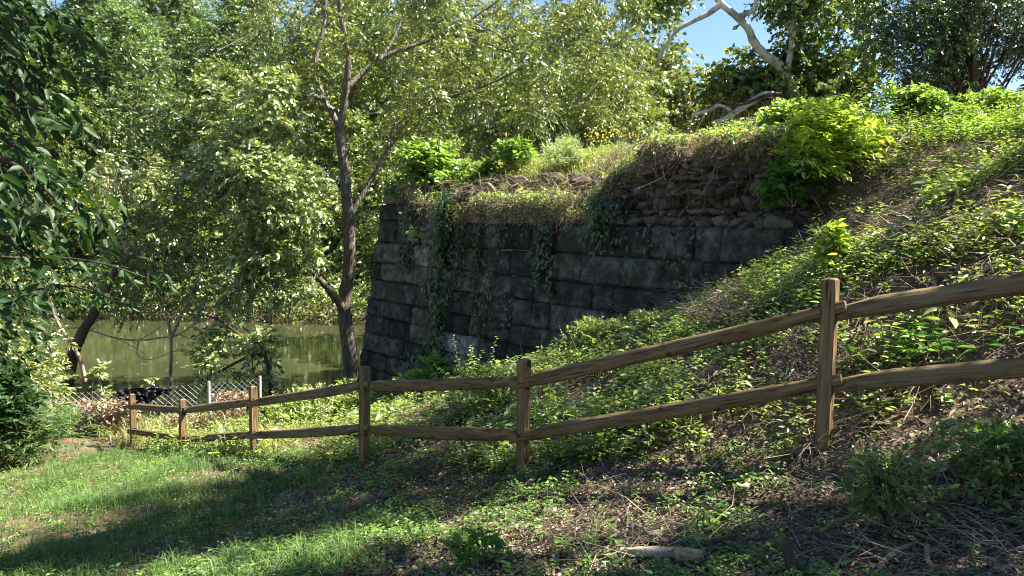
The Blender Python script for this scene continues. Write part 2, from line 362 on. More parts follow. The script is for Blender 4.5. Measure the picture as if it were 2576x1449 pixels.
M['shade'] = leaf_mat('overhanging_leaf', G((.016,.042,.014),(.026,.062,.018),(.04,.08,.024)), .3, .05, .5, .25, 1.0)
M['walnut'] = leaf_mat('walnut_leaf', G((.05,.08,.02),(.1,.145,.035),(.18,.22,.055),(.31,.3,.08)), .27, .2, .4, .3, .35)
M['sapling'] = leaf_mat('sapling_leaf', G((.08,.13,.03),(.15,.21,.055),(.25,.31,.1),(.4,.43,.18)), .27, .25, .4, .3, .5)
M['far'] = leaf_mat('far_bank_leaf', G((.05,.085,.02),(.11,.16,.035),(.2,.25,.06),(.34,.36,.1)), .27, .2, .4, .4, .3)
M['far2'] = leaf_mat('blue_green_leaf', G((.045,.08,.03),(.085,.14,.05),(.14,.21,.07),(.23,.3,.11)), .27, .2, .4, .4, .3)
M['sycamore'] = leaf_mat('sycamore_leaf', G((.03,.065,.015),(.06,.11,.02),(.11,.16,.025),(.2,.22,.04)), .27, .2, .4, .35, .4)
M['darkleaf'] = leaf_mat('dark_tree_leaf', G((.02,.045,.015),(.04,.08,.025),(.075,.125,.035)), .25, .2, .4, .3, .5)
M['brush'] = leaf_mat('dried_leaf', G((.13,.09,.06),(.24,.17,.12),(.36,.27,.2),(.2,.22,.07)), .25, .1, .5, .3, 1.0, (1,.8,.5))
M['fluff'] = leaf_mat('feathery_leaf', G((.2,.27,.12),(.3,.37,.18),(.4,.46,.26)), .45, .1, .5, .2, 2)
M['goldflower'] = leaf_mat('yellow_flower', G((.55,.42,.03),(.7,.55,.05)), .3, .1)

def simple(name, colr, rough=.5, metal=0., bump=0, spec=.5):
    m, nt, out = mat_new(name); p = N(nt, 'ShaderNodeBsdfPrincipled'); p.inputs['Base Color'].default_value = (*colr, 1)
    p.inputs['Roughness'].default_value = rough; p.inputs['Metallic'].default_value = metal; p.inputs['Specular IOR Level'].default_value = spec
    nz = N(nt, 'ShaderNodeTexNoise'); nz.inputs['Scale'].default_value = 9; nz.inputs['Detail'].default_value = 5
    tc = N(nt, 'ShaderNodeTexCoord'); nt.links.new(tc.outputs['Object'], nz.inputs['Vector'])
    mr = N(nt, 'ShaderNodeMapRange'); mr.inputs[3].default_value = rough*.7; mr.inputs[4].default_value = min(1, rough*1.3)
    nt.links.new(nz.outputs[0], mr.inputs[0]); nt.links.new(mr.outputs[0], p.inputs['Roughness'])
    b = N(nt, 'ShaderNodeBump'); b.inputs['Strength'].default_value = bump; b.inputs['Distance'].default_value = .02
    nt.links.new(nz.outputs[0], b.inputs['Height']); nt.links.new(b.outputs[0], p.inputs['Normal'])
    nt.links.new(p.outputs[0], out.inputs[0]); return m
M['galv'] = simple('galvanised_wire', (.62,.63,.62), .5, .1)
M['plastic'] = simple('black_plastic_sheet', (.01,.01,.012), .5, 0, .4, .25)

def water_mat():
    m, nt, out = mat_new('river_water'); L = nt.links.new
    p = N(nt, 'ShaderNodeBsdfPrincipled'); p.inputs['Roughness'].default_value = .09; p.inputs['IOR'].default_value = 1.33
    p.inputs['Specular IOR Level'].default_value = .5
    g = N(nt, 'ShaderNodeNewGeometry')
    n0 = N(nt, 'ShaderNodeTexNoise'); n0.inputs['Scale'].default_value = .12; n0.inputs['Detail'].default_value = 3; L(g.outputs['Position'], n0.inputs['Vector'])
    L(ramp(nt, n0.outputs[0], G((.03,.034,.016),(.045,.05,.023)), [.3,.7]), p.inputs['Base Color'])
    mp = N(nt, 'ShaderNodeMapping'); mp.inputs['Scale'].default_value = (.6,1.6,1); L(g.outputs['Position'], mp.inputs[0])
    n1 = N(nt, 'ShaderNodeTexNoise'); n1.inputs['Scale'].default_value = 1.6; n1.inputs['Detail'].default_value = 3; L(mp.outputs[0], n1.inputs['Vector'])
    b = N(nt, 'ShaderNodeBump'); b.inputs['Strength'].default_value = .08; b.inputs['Distance'].default_value = .03
    L(n1.outputs[0], b.inputs['Height']); L(b.outputs[0], p.inputs['Normal']); L(p.outputs[0], out.inputs[0]); return m
M['water'] = water_mat()

# ------------------------------------------------------------------ ground and river
def span(a, b, c, d, step, grow=1.18):
    xs = list(np.arange(b, c+1e-6, step)); s = step
    lo = [b]
    while lo[-1] > a: s *= grow; lo.append(lo[-1]-s)
    s = step; hi = [xs[-1]]
    while hi[-1] < d: s *= grow; hi.append(hi[-1]+s)
    return np.array(lo[1:][::-1]+xs+hi[1:])
gx = span(-140, -12, 13, 140, .13); gy = span(-40, 1, 23, 220, .13)
V, F = grid_surf(lambda U, Vv: np.stack([U, Vv, gz(U, Vv)], -1), gx, gy)
ground = MB().add(V, F).obj('ground', M['soil'], smooth=True); tag(ground, None, None, None, 'structure')
V, F = grid_surf(lambda U, Vv: np.stack([U, Vv, U*0+WATER], -1), np.linspace(-140, 140, 30), np.linspace(15, 60, 12))
river = MB().add(V, F).obj('river', M['water']); tag(river, None, None, None, 'structure')

fl = MB(); q = 420; P = np.stack([rng.uniform(-16, 1, q), rng.uniform(21.5, 42, q), np.full(q, WATER+.012)], -1)
T = rng.normal(size=(q,3))*[1,1,.02]; leaves(fl, P, T, np.array([0,0,1.])+rng.normal(size=(q,3))*.08, rng.uniform(.06,.13,q), .06, 4, .05, .02)
tag(fl.obj('floating_leaves', M['brush']), 'fallen leaves floating scattered on the river', 'floating leaves', None, 'stuff')

# ------------------------------------------------------------------ stone wall
BAT = .095
courses = [1.35,.92,.46,.03,-.53,-1.06,-1.52,-2.03,-2.46,-2.93,-3.4,-3.85,-4.36,-4.85,-5.4,-6.0,-6.6]
def wall_pt(u, z, off):      # a point of the battered front face, off metres outwards
    w = BAT*(z-.5) - off     # lower courses stand further out
    return np.stack([WC[0]+WU[0]*u+WN[0]*w, WC[1]+WU[1]*u+WN[1]*w, z+0*u], -1)
def side_pt(w, z, off):      # the return face round the left corner
    u = BAT*(z-.5) - off
    return np.stack([WC[0]+WU[0]*u+WN[0]*w, WC[1]+WU[1]*u+WN[1]*w, z+0*w], -1)
def block(mb, fn, a0, a1, z0, z1, rg, depth=.32, dip=.0):
    nx = max(6, int((a1-a0)/.045)); nz = max(6, int((z1-z0)/.045))
    s = np.linspace(0, 1, nx); t = np.linspace(0, 1, nz); S, T = np.meshgrid(s, t, indexing='ij')
    ex = np.minimum(S, 1-S)*(a1-a0); ez = np.minimum(T, 1-T)*(z1-z0); e = np.minimum(ex, ez)
    bulge = rg.uniform(.03, .1)
    off = bulge*sstep(e, 0, .045)*(.55+.9*fbm(S*(a1-a0)+rg.uniform(0,99), T*(z1-z0)+rg.uniform(0,99), .22, 5)) + rg.uniform(-.02,.02)
    off += (fbm(S*(a1-a0)+rg.uniform(0,50), T*(z1-z0)+rg.uniform(0,50), .11, 2, 2)-.5)*.075*sstep(e, -.02, .06)
    jr = rg.uniform(-.02, .02, 4)
    A = a0+.006+(a1-a0-.012)*S+jr[0]*T+jr[1]*(1-T)*.7; Z = z0+.005+(z1-z0-.01)*T+jr[2]*S+jr[3]*(1-S)*.6
    V = fn(A, Z, off); b = nz
    i = np.arange(nx-1)[:,None]*b; j = np.arange(nz-1)[None]
    F = np.stack([i+j, i+b+j, i+b+j+1, i+j+1], -1).reshape(-1,4)
    ring = [q*b for q in range(nx)]+[(nx-1)*b+q for q in range(1, nz)]+[q*b+nz-1 for q in range(nx-2, -1, -1)]+[q for q in range(nz-2, 0, -1)]
    ring = np.array(ring); flat = V.reshape(-1,3)
    Vb = fn(A, Z, np.full_like(off, -depth)).reshape(-1,3)[ring]
    n0 = len(flat); k = np.arange(len(ring)); k2 = (k+1) % len(ring)
    F2 = np.stack([ring[k], n0+k, n0+k2, ring[k2]], -1)
    V = np.concatenate([flat, Vb]); 
    mb.V.append(V); mb.F.append(F+mb.n); mb.F.append(F2+mb.n); mb.n += len(V)
wall = empty('stone_wall', (WC[0], WC[1], -4.6), 'ruined dark stone abutment wall of big rough blocks under the green bank', 'stone wall')
rw = np.random.default_rng(11)
face = MB()
def wtop(u): return .92 if u < 1.9 else (.46 if u < 6.7 else .03)
for ci in range(len(courses)-1):
    z1, z0 = courses[ci], courses[ci+1]
    u = BAT*((z0+z1)/2-.5)
    while u < WLEN:
        L_ = rw.uniform(.45, 1.25) if rw.random() < .8 else rw.uniform(1.2, 1.7)
        if u < .3: L_ = rw.choice([.42, .85])+rw.uniform(0, .1)
        if z1 <= wtop(max(u, 0)+L_*.5)+.01 and not (z1 > .4 and 2.2 < u < 6.6 and rw.random() < .35): block(face, wall_pt, u, min(u+L_, WLEN+.3), z0, z1, rw, .34 if u > .5 else .5)
        u += L_
face.obj('block_face', M['stone'], wall)
face = MB()
for ci in range(1, len(courses)-1):
    z1, z0 = courses[ci], courses[ci+1]; w = BAT*((z0+z1)/2-.5)+.36+.14*(ci % 2)
    while w < 7:
        L_ = rw.uniform(.5, 1.3); block(face, side_pt, w, w+L_, z0, z1, rw); w += L_
face.obj('return_face', M['stone'], wall)
core = MB()
for (a, b, c, d, zt) in ((.1, 1.85, .06, 7, .85), (1.85, 6.65, .06, 1.1, .40), (6.65, WLEN, .06, 1.0, -.03)):
    def cp(u, w, z): return np.array([WC[0]+WU[0]*(u)+WN[0]*w, WC[1]+WU[1]*(u)+WN[1]*w, z])
    zb = -7
    Vv = np.array([cp(a+(BAT*(z-.5) if a < .2 else 0), c+BAT*(z-.5), z) if q == 0 else
          cp(b, c+BAT*(z-.5), z) if q == 1 else cp(b, d, z) if q == 2 else cp(a+(BAT*(z-.5) if a < .2 else 0), d, z) for z in (zb, zt) for q in range(4)])
    core.add(Vv, [[0,1,5,4],[1,2,6,5],[2,3,7,6],[3,0,4,7],[4,5,6,7]])
core.obj('wall_core', M['mortar'], wall)

_ico = None
def ico():
    global _ico
    if _ico is None:
        import bmesh
        bm = bmesh.new(); bmesh.ops.create_icosphere(bm, subdivisions=3, radius=1)
        bm.verts.ensure_lookup_table()
        _ico = (np.array([v.co[:] for v in bm.verts]), np.array([[v.index for v in f.verts] for f in bm.faces])); bm.free()
    return _ico
def rock(mb, c, r, rg, cuts=15, flat=.62, basis=None):
    V, F = ico(); V = V/((np.abs(V)**8).sum(-1, keepdims=True)**.125)
    for _ in range(cuts):
        n = nrm(rg.normal(size=3)); d = rg.uniform(flat+.0, flat+.42); t = V@n-d; t = np.maximum(t, 0); V -= t[:,None]*n
    V += (np.stack([vnoise(V[:,0]*5+rg.uniform(0,99), V[:,1]*5+V[:,2]*3, 1., q) for q in range(3)], -1)-.5)*.05
    V = V*np.asarray(r)
    if basis is None:
        a = rg.uniform(0, 6.28); basis = np.array([[math.cos(a),math.sin(a),0],[-math.sin(a),math.cos(a),0],[0,0,1]])
    mb.add(V@basis+np.asarray(c), F)
rub = MB(); wb = np.array([[WU[0],WU[1],0],[WN[0],WN[1],0],[0,0,1]])
z = -.05
while z < 1.26:
    hh = rw.uniform(.07, .2); u = 7.6+rw.uniform(0,.4)+max(0, z-.3)*.9
    if .3 < z < .6: hh = .2
    while u < 11.6-max(0, z-.6)*.4:
        l = rw.uniform(.07, .28) if rw.random() < .8 else rw.uniform(.28, .5)
        if rw.random() > .1:
            w = .45+.12*max(z, 0)+rw.uniform(-.2, .16)
            p = wall_pt(np.array(u+l/2), z+hh/2, 0); c = np.array([WC[0]+WU[0]*(u+l/2)+WN[0]*w, WC[1]+WU[1]*(u+l/2)+WN[1]*w, z+hh/2+rw.uniform(-.02,.02)])
            t = rw.normal()*.16; b2 = wb@np.array([[math.cos(t*.6),math.sin(t*.6),0],[-math.sin(t*.6),math.cos(t*.6),0],[0,0,1]])
            b2 = np.array([[math.cos(t),0,math.sin(t)],[0,1,0],[-math.sin(t),0,math.cos(t)]])@b2
            rock(rub, c, (l*.52, .24, hh*rw.uniform(.45,.62)), rw, 10, .66, b2)
        u += l
    z += hh*.93
for k in range(90):   # fallen stones lying on the ledge
    u = rw.uniform(7.6, 11.5); s = rw.uniform(.05, .15)
    w = rw.uniform(.0, .35); rock(rub, (WC[0]+WU[0]*u+WN[0]*w, WC[1]+WU[1]*u+WN[1]*w, .04+s*.4), (s*1.2, s, s*.7), rw)
for u, w, z0, s in ((3.3,.35,.6,.2),(3.7,.6,.8,.2),(4.3,1.0,1.0,.2),(5.6,1.0,1.0,.18),(6.4,.9,.95,.2),(7.2,.6,.75,.2),(10.9,.15,.15,.2),(11.3,.1,.15,.18)):
    rock(rub, (WC[0]+WU[0]*u+WN[0]*w, WC[1]+WU[1]*u+WN[1]*w, z0), (s*1.3, s, s*.75), rw)
rub.obj('rubble_backing', M['rubble'], wall)

# ------------------------------------------------------------------ split-rail fence
posts = [(4.17,3.40,-.92),(2.22,5.15,-1.53),(.11,6.85,-2.36),(-1.72,8.6,-2.88),(-3.87,10.9,-3.56),(-5.72,12.75,-4.12),(-7.62,14.6,-4.66)]
# picture heights of post top and of the upper and lower mortise
marks = [None,(700,787,968),(903,962,1096),(922,970,1078),(972,1012,1094),(1003,1032,1104),(991,1020,1083)]
pxs = [None,2095,1322,917,641,458,317]
fence = empty('split_rail_fence', (posts[2][0], posts[2][1], posts[2][2]), 'two-rail brown split-rail wooden fence running down the slope to the left', 'fence')
rf = np.random.default_rng(5)
MP = []
for i, p in enumerate(posts):
    if marks[i] is None: MP.append((p[0], p[1], p[2]-.5, .40, .08, -.42)); continue
    a, b, c = [at(pxs[i], yy, p[1]) for yy in marks[i]]
    MP.append((p[0] if i else p[0], p[1], min(p[2], g1(p[0], p[1]))-.35, a[2], b[2], c[2]))
def post(i):
    x, y, zb, zt, zu, zl = MP[i]
    q = posts[max(i-1, 0)]; r_ = posts[min(i+1, len(posts)-1)]
    dx, dy = r_[0]-q[0], r_[1]-q[1]; ang = math.atan2(dy, dx)
    hw, hd = .046, .045        # half width along the fence / across it
    mw, mh = .027, .062
    xs = [-hd, -mw, mw, hd]; ch = .03
    zs = [zb, zl-mh, zl+mh, zu-mh, zu+mh, zt-.015]
    V = []; F = []
    for s in (-1, 1):
        for a in range(4):
            for b in range(6):
                V.append((s*(hw+(.0)), xs[a]+rf.uniform(-.003,.003), zs[b]))
    idx = lambda s, a, b: s*24+a*6+b
    for s in (0, 1):
        for a in range(3):
            for b in range(5):
                if a == 1 and b in (1, 3): continue
                f = [idx(s,a,b), idx(s,a+1,b), idx(s,a+1,b+1), idx(s,a,b+1)]; F.append(f if s else f[::-1])
    for b in (1, 3):
        for (a0, b0, a1, b1) in ((1,b,2,b),(2,b,2,b+1),(2,b+1,1,b+1),(1,b+1,1,b)):
            F.append([idx(0,a0,b0), idx(0,a1,b1), idx(1,a1,b1), idx(1,a0,b0)])
    for b in range(5):
        F.append([idx(0,0,b), idx(0,0,b+1), idx(1,0,b+1), idx(1,0,b)]); F.append([idx(0,3,b), idx(1,3,b), idx(1,3,b+1), idx(0,3,b+1)])
    # chamfered top
    n0 = len(V); q = .012
    for s in (-1, 1):
        for a in range(4): V.append((s*(hw-q), xs[a]*(1-q/hd), zt+rf.uniform(0,.004)))
    for a in range(3):
        F.append([idx(0,a,5), idx(0,a+1,5), n0+a+1, n0+a]); F.append([idx(1,a+1,5), idx(1,a,5), n0+4+a, n0+4+a+1]); F.append([n0+a, n0+a+1, n0+4+a+1, n0+4+a])
    F.append([idx(0,0,5), n0, n0+4, idx(1,0,5)]); F.append([idx(0,3,5), idx(1,3,5), n0+7, n0+3])
    me = MB().add(V, F).mesh('post', M['post_wood'])
    o = bpy.data.objects.new('post', me); col.objects.link(o); o.parent = fence
    o.location = Vector((x, y, 0))-fence.location
    o.rotation_euler = (rf.uniform(-.012,.012), rf.uniform(-.01,.01), ang)
    bv = o.modifiers.new('edge', 'BEVEL'); bv.width = .005; bv.segments = 2; bv.limit_method = 'ANGLE'; bv.angle_limit = R(50)
for i in range(len(posts)): post(i)
def rail(i, which):
    a = MP[i]; b = MP[i+1]; za = a[4+which]; zb_ = b[4+which]
    A = np.array([a[0], a[1], za]); B = np.array([b[0], b[1], zb_])
    Lr = np.linalg.norm(B-A); ext = .13; n = 25
    xs = np.concatenate([[-ext], np.linspace(-.05, Lr+.05, n-2), [Lr+ext]])
    V = []; bow = rf.uniform(-.012, .008); bowy = rf.uniform(-.015,.015); tw = rf.uniform(-.45,.45)
    pr = rf.uniform(.85, 1.12, 6)
    taper_a, taper_b = rf.uniform(.35, .6), rf.uniform(.35, .6)
    for k, xx in enumerate(xs):
        t = np.clip(xx/Lr, 0, 1)
        ta = min(1, max(0, (xx+.03)/taper_a)); tb = min(1, max(0, (Lr+.03-xx)/taper_b)); e = min(ta, tb); e = e*e*(3-2*e)
        hy = .022+.028*e; hz = .042+.020*e
        up = math.sin(math.pi*t)*bow; sy = math.sin(math.pi*t)*bowy+(.015 if i % 2 else -.015)*(1-e)
        sh = (.018 if t < .5 else -.018)*(1-e)
        prof = [(-1,-.7),(-.5,-1.0),(.95,-.92),(1,-.85),(.9,.6),(.25,1.0),(-.95,.8)]
        ca, sa = math.cos(tw*e*(.4+.6*t)), math.sin(tw*e*(.4+.6*t))
        for j, (py, pz) in enumerate(prof):
            w_ = 1+.035*math.sin(xx*2.1+j*1.7+i)*e+rf.uniform(-.035,.035)
            y_, z_ = py*hy*w_*pr[j % 6], pz*hz*w_
            V.append((xx, y_*ca-z_*sa+sy, y_*sa+z_*ca+up+sh))
    m = 7; F = []
    for k in range(n-1):
        for j in range(m): F.append([k*m+j, k*m+(j+1)%m, (k+1)*m+(j+1)%m, (k+1)*m+j])
    mb = MB(); mb.add(V, F)
    V = np.array(V)
    for k, fl in ((0, 1), (n-1, 0)):
        c = np.concatenate([V[k*m:(k+1)*m].mean(0)[None], V[k*m:(k+1)*m]]); mb.add(c, [[0,1+j,1+(j+1)%m] for j in range(m)])
    me = mb.mesh('rail', M['wood']); o = bpy.data.objects.new('rail', me); col.objects.link(o); o.parent = fence
    d = nrm(B-A); yv = nrm(np.cross([0,0,1], d)); zv = np.cross(d, yv)
    Mx = Matrix(((d[0],yv[0],zv[0]),(d[1],yv[1],zv[1]),(d[2],yv[2],zv[2])))
    o.rotation_euler = Mx.to_euler(); o.location = Vector(A)-fence.location
for i in range(len(posts)-1):
    rail(i, 0); rail(i, 1)

# ------------------------------------------------------------------ tree helpers
def limb(mb, a, b, ra, rb, rg, sag=.12, n=7, sides=6):
    a = np.asarray(a, float); b = np.asarray(b, float); L_ = np.linalg.norm(b-a)
    t = np.linspace(0, 1, n)[:,None]; off = rg.normal(size=3)*L_*sag*.5; off[2] = abs(off[2])*.6-L_*.03
    p = a+(b-a)*t+off*np.sin(np.pi*t)+rg.normal(size=(n,3))*L_*.012*np.sin(np.pi*t)
    tube(mb, p, ra+(rb-ra)*t[:,0], sides, .08, rg)
    return p
def make_tree(name, base, H, spread, label, leaf, bark='bark', n_cl=22, per=70, ls=.6, m=9, L_=.13, W_=.07, tr=.18, seed=0, low=.25,
              lean=(0,0), cat='tree', group=None, shape=4, droop=.35, cl=.23, flat=.6, squash=.75, hem=-.7):
    rg = np.random.default_rng(seed); base = np.asarray(base, float)
    root = empty(name, base, label, cat, group)
    tk = MB(); cr = MB()
    top = base+np.array([lean[0], lean[1], H*.86])
    ctrlp = [base-[0,0,.3], base+(top-base)*.3+rg.normal(size=3)*[.04*H,.04*H,0], base+(top-base)*.65+rg.normal(size=3)*[.05*H,.05*H,0], top]
    tp = smooth_path(ctrlp, 16); rad = tr*(1-np.linspace(0, 1, 16)**.8*.88)
    rad[0] *= 1.35; tube(tk, tp, rad, 9, .08, rg)
    for k in range(n_cl):
        f = low+(1-low)*(k+.5)/n_cl
        ang = k*2.399+rg.uniform(-.5,.5); prof = math.sin(math.pi*min(1, (.12+f*.93)))**.6*(1-.35*f)
        rr = spread*prof*rg.uniform(.45, 1.0)
        tb = tp[min(15, max(1, int((f*.8)*15)))]
        c = base+np.array([lean[0]*f, lean[1]*f, 0])+np.array([math.cos(ang)*rr, math.sin(ang)*rr, H*f*rg.uniform(.93, 1.04)])
        lp = limb(tk, tb, c, tr*(1-f*.8)*.42, tr*.07, rg)
        cs = spread*cl*rg.uniform(.75, 1.4)
        for q in range(4):
            e = c+rg.normal(size=3)*cs*.55; limb(tk, lp[4], e, tr*.09, tr*.03, rg, n=4, sides=4)
        Q, D = blob(c, (cs, cs, cs*squash), per, rg, .35, .35, hem)
        sprays(cr, Q, D+rg.normal(size=D.shape)*.4, ls*rg.uniform(.6,1.2,len(Q)), m, L_, W_, rg, shape, droop, flat)
    tk.obj('trunk', M[bark], root, smooth=True); cr.obj('crown', M[leaf], root)
    return root
def copy_tree(o, loc, rz, sc, label, group=None):
    c = o.copy(); col.objects.link(c); c.location = loc; c.rotation_euler = (0,0,rz); c.scale = (sc, sc, sc); c['label'] = label
    if group: c['group'] = group
    for ch in o.children:
        d = ch.copy(); col.objects.link(d); d.parent = c
    return c

#@@SECTION trees
GB = 'trees on the far bank'
# three kinds for the far bank, first of each built, then copied
def fpos(px, Y): 
    x = (px-1287.5)/1859.7*Y; return (x, Y, g1(x, Y)-.1)
farA = make_tree('broadleaf_tree', fpos(560, 50), 13, 5.0, 'broad tree on the far bank, its crown right behind the pale sapling', 'far', 'grey_bark', 44, 62, .75, 10, .25, .14, .2, 21, .1, group=GB)
farB = make_tree('broadleaf_tree', fpos(330, 53), 17, 5.5, 'tall blue-green tree on the far bank with bare pale stems showing mid-crown', 'far2', 'grey_bark', 50, 62, .8, 12, .24, .1, .24, 22, .28, group=GB, droop=.2)
farC = make_tree('waterside_tree', fpos(760, 46.5), 7, 4.2, 'low leaning far-bank tree with leaves hanging to the water left of the big trunk', 'far', 'dark_bark', 34, 56, .7, 9, .23, .13, .13, 23, .0, group='low trees hanging over the far waterline', droop=.6)
for s, px, Y, rz, sc, lb in (
    (farA, 130, 49, 1.0, 1.0, 'broad tree on the far bank behind the dark leaves at the left edge'),
    (farA, 800, 52, 2.1, 1.15, 'broad tree on the far bank directly behind the fork of the big trunk'),
    (farA, 1010, 54, 4.0, 1.2, 'broad tree on the far bank seen between the big trunk and the wall corner'),
    (farB, 250, 62, 1.2, 1.2, 'tall blue-green tree at the back, left of the one with bare pale stems'),
    (farB, 450, 64, 3.2, 1.25, 'tall blue-green tree at the back, right of the one with bare pale stems'),
    (farA, -120, 50, 5.1, 1.1, 'broad tree on the far bank at the very left edge of the view'),
    (farB, 620, 60, 2.2, 1.12, 'tall blue-green tree rising behind the broad trees left of the big trunk'),
    (farB, 60, 58, 3.9, 1.1, 'tall blue-green tree at the top left beyond the dark branches'),
    (farB, 900, 63, .6, 1.2, 'tall blue-green tree far behind the big trunk, its top against the sky'),
    (farB, 1150, 60, 5.0, 1.0, 'tall blue-green tree far behind the leafy corner of the wall')):
    copy_tree(s, fpos(px, Y), rz, sc, lb, GB)
GW = 'low trees hanging over the far waterline'
for px, Y, rz, sc, lb in (
    (560, 45.5, 1.4, .85, 'low tree on the far bank hanging over the middle of the water'),
    (380, 45.5, 2.9, .95, 'low tree on the far bank above the left half of the water'),
    (180, 46.0, 4.4, 1.0, 'low tree on the far bank near the leaning trunk at the left shore'),
    (-30, 46.0, .3, 1.0, 'low tree on the far bank at the left edge of the water'),
    (960, 47.0, 5.6, 1.0, 'low tree on the far bank closest to the stone wall'),
    (1120, 48.0, 3.3, 1.0, 'low tree on the far bank hidden for the most part by the stone wall')):
    copy_tree(farC, fpos(px, Y), rz, sc, lb, GW)
# the wood further back, one mass
rg = np.random.default_rng(77); wd = MB(); wt = MB()
for k in range(46):
    x = rg.uniform(-62, 34); y = rg.uniform(68, 92)
    if x > 12: y += 8
    b = np.array([x, y, g1(x, y)]); H = rg.uniform(16, 26)*(1 if x < 0 else .65)
    for q in range(9):
        c = b+np.array([rg.normal()*2.4, rg.normal()*2.4, H*rg.uniform(.25, .95)])
        Q, D = blob(c, (2.2,2.2,1.7), 60, rg, .3, .3)
        sprays(wd, Q, D, 1.0, 8, .34, .2, rg)
    tube(wt, [b, b+[0,0,H*.5], b+[.4,0,H*.9]], [.22,.15,.05], 6)
o = wd.obj('woodland', M['far']); tag(o, 'distant wood filling the view behind the far-bank trees', 'wood', None, 'stuff')
wt.obj('woodland_trunks', M['grey_bark'], o, origin=(0,0,0)).name = 'trunks'

x = rg.uniform(-62, 12, 15000); y = 40.4+rg.random(15000)**2*26; z = np.maximum(gz(x, y), WATER+.15); k = z > -99
P = np.stack([x, y, z+rg.uniform(.0, 2.0, len(x))], -1)[k]; mb = MB()
sprays(mb, P, rg.normal(size=P.shape)+[0,-.6,0], .9, 9, .2, .12, rg, 4, .4, .5)
tag(mb.obj('bank_undergrowth', M['far']), 'leafy undergrowth covering the far bank down to the water', 'undergrowth', None, 'stuff')

# ---- the big forked tree at the river's edge (walnut-like leaves)
def crown_blobs(mb, blobs, rg, **k):
    for (px, py, Y, r, n) in blobs:
        c = at(px, py, Y); rr = (r, r, r*.7)
        Q, D = blob(c, rr, n, rg, .2, .2, -.9)
        sprays(mb, Q, D+rg.normal(size=D.shape)*.35, k.get('ls', .45)*rg.uniform(.6, 1.2, len(Q)), k.get('m', 14), k.get('L', .13), k.get('W', .045), rg, k.get('shape', 4), k.get('droop', .5), k.get('flat', .5))
YT = 22.0
b0 = at(885, 985, YT)
big = empty('riverside_tree', (b0[0], b0[1], WATER-.2), 'big forked rough-barked tree with long curving limbs standing in the river beside the wall', 'tree')
tk = MB(); rt = np.random.default_rng(31)
def ppath(pts, Y, dY=0): 
    n = len(pts); return np.array([at(a, b, Y+dY*i/(n-1)) for i, (a, b) in enumerate(pts)])
def branch(pts, Y, r0, r1, dY=0, n=26, sides=10, mb=None):
    p = smooth_path(ppath(pts, Y, dY), n); q = np.linspace(0, 1, n)
    tube(mb if mb is not None else tk, p, r0+(r1-r0)*q, sides, .09, rt); return p
branch([(895,1040),(886,960),(878,880),(868,800),(868,740),(877,690),(879,600),(874,520),(866,430),(858,370),(852,325)], YT, .235, .13, n=60, sides=18)
branch([(852,330),(838,290),(812,245),(797,190),(795,140),(812,80),(818,20),(816,-60),(800,-160)], YT, .085, .055, 1.0, n=30, sides=12)
branch([(853,330),(864,270),(872,210),(874,150),(866,90),(856,30),(850,-60),(860,-160)], YT, .115, .055, -.6, n=30, sides=12)
branch([(868,785),(845,752),(815,715),(778,678)], YT, .14, .075, -1.0, n=16)
branch([(878,215),(905,190),(950,152),(1000,128),(1050,112),(1110,85),(1180,50),(1240,10),(1300,-30)], YT, .085, .03, 1.5)
branch([(955,150),(985,105),(1010,50),(1040,-10)], YT, .06, .025, 1.0, n=14, sides=7)
branch([(872,560),(905,500),(945,432),(975,375),(1005,330),(1040,290),(1100,252),(1170,240)], YT+1, .085, .03, 2.0, n=26)
branch([(975,372),(985,330),(1010,290),(1060,262),(1120,238)], YT+1, .05, .02, .8, n=12, sides=6)
branch([(815,250),(780,240),(740,238),(705,246)], YT, .085, .05, -.8, n=12, sides=8)
branch([(1180,50),(1230,75),(1290,90)], YT+1, .035, .015, .5, n=8, sides=5)
branch([(1100,252),(1220,215),(1330,165),(1440,140),(1540,150)], YT+2, .05, .02, 1.0, n=16, sides=6)
branch([(1110,85),(1200,100),(1300,135),(1400,120)], YT+.8, .045, .015, 1.0, n=12, sides=6)
for k in range(46):
    a = (rt.uniform(560, 1600), rt.uniform(-30, 260)); c = at(*a, YT+rt.uniform(-1,3)); d = nrm(rt.normal(size=3)*[1,.6,.5])*rt.uniform(.8,2.0)
    limb(tk, c-d*.5, c+d*.5, .022, .008, rt, n=6, sides=4)
tk.obj('trunk', M['bark'], big, smooth=True)
cr = MB()
bl = []
for k in range(84):
    px = rt.uniform(900, 1625); top = -60; bot = 330-.06*abs(px-1300) if px > 980 else 250
    bl.append((px, rt.uniform(top, bot), YT+rt.uniform(-1.2 if px > 1020 else .8, 4.5), rt.uniform(.35, .8), 44))
for k in range(30):
    bl.append((rt.uniform(640, 900), rt.uniform(-80, 230), YT+rt.uniform(.8, 3.5), rt.uniform(.4, .8), 34))
for k in range(14):
    bl.append((rt.uniform(900, 1010), rt.uniform(330, 760), YT+rt.uniform(2.0, 4.5), rt.uniform(.4, .7), 34))
for k in range(16): bl.append((rt.uniform(760, 1250), rt.uniform(-60, 210), YT-rt.uniform(.3, 1.2), rt.uniform(.3, .5), 22))
crown_blobs(cr, bl, rt)
cr.obj('crown', M['walnut'], big)

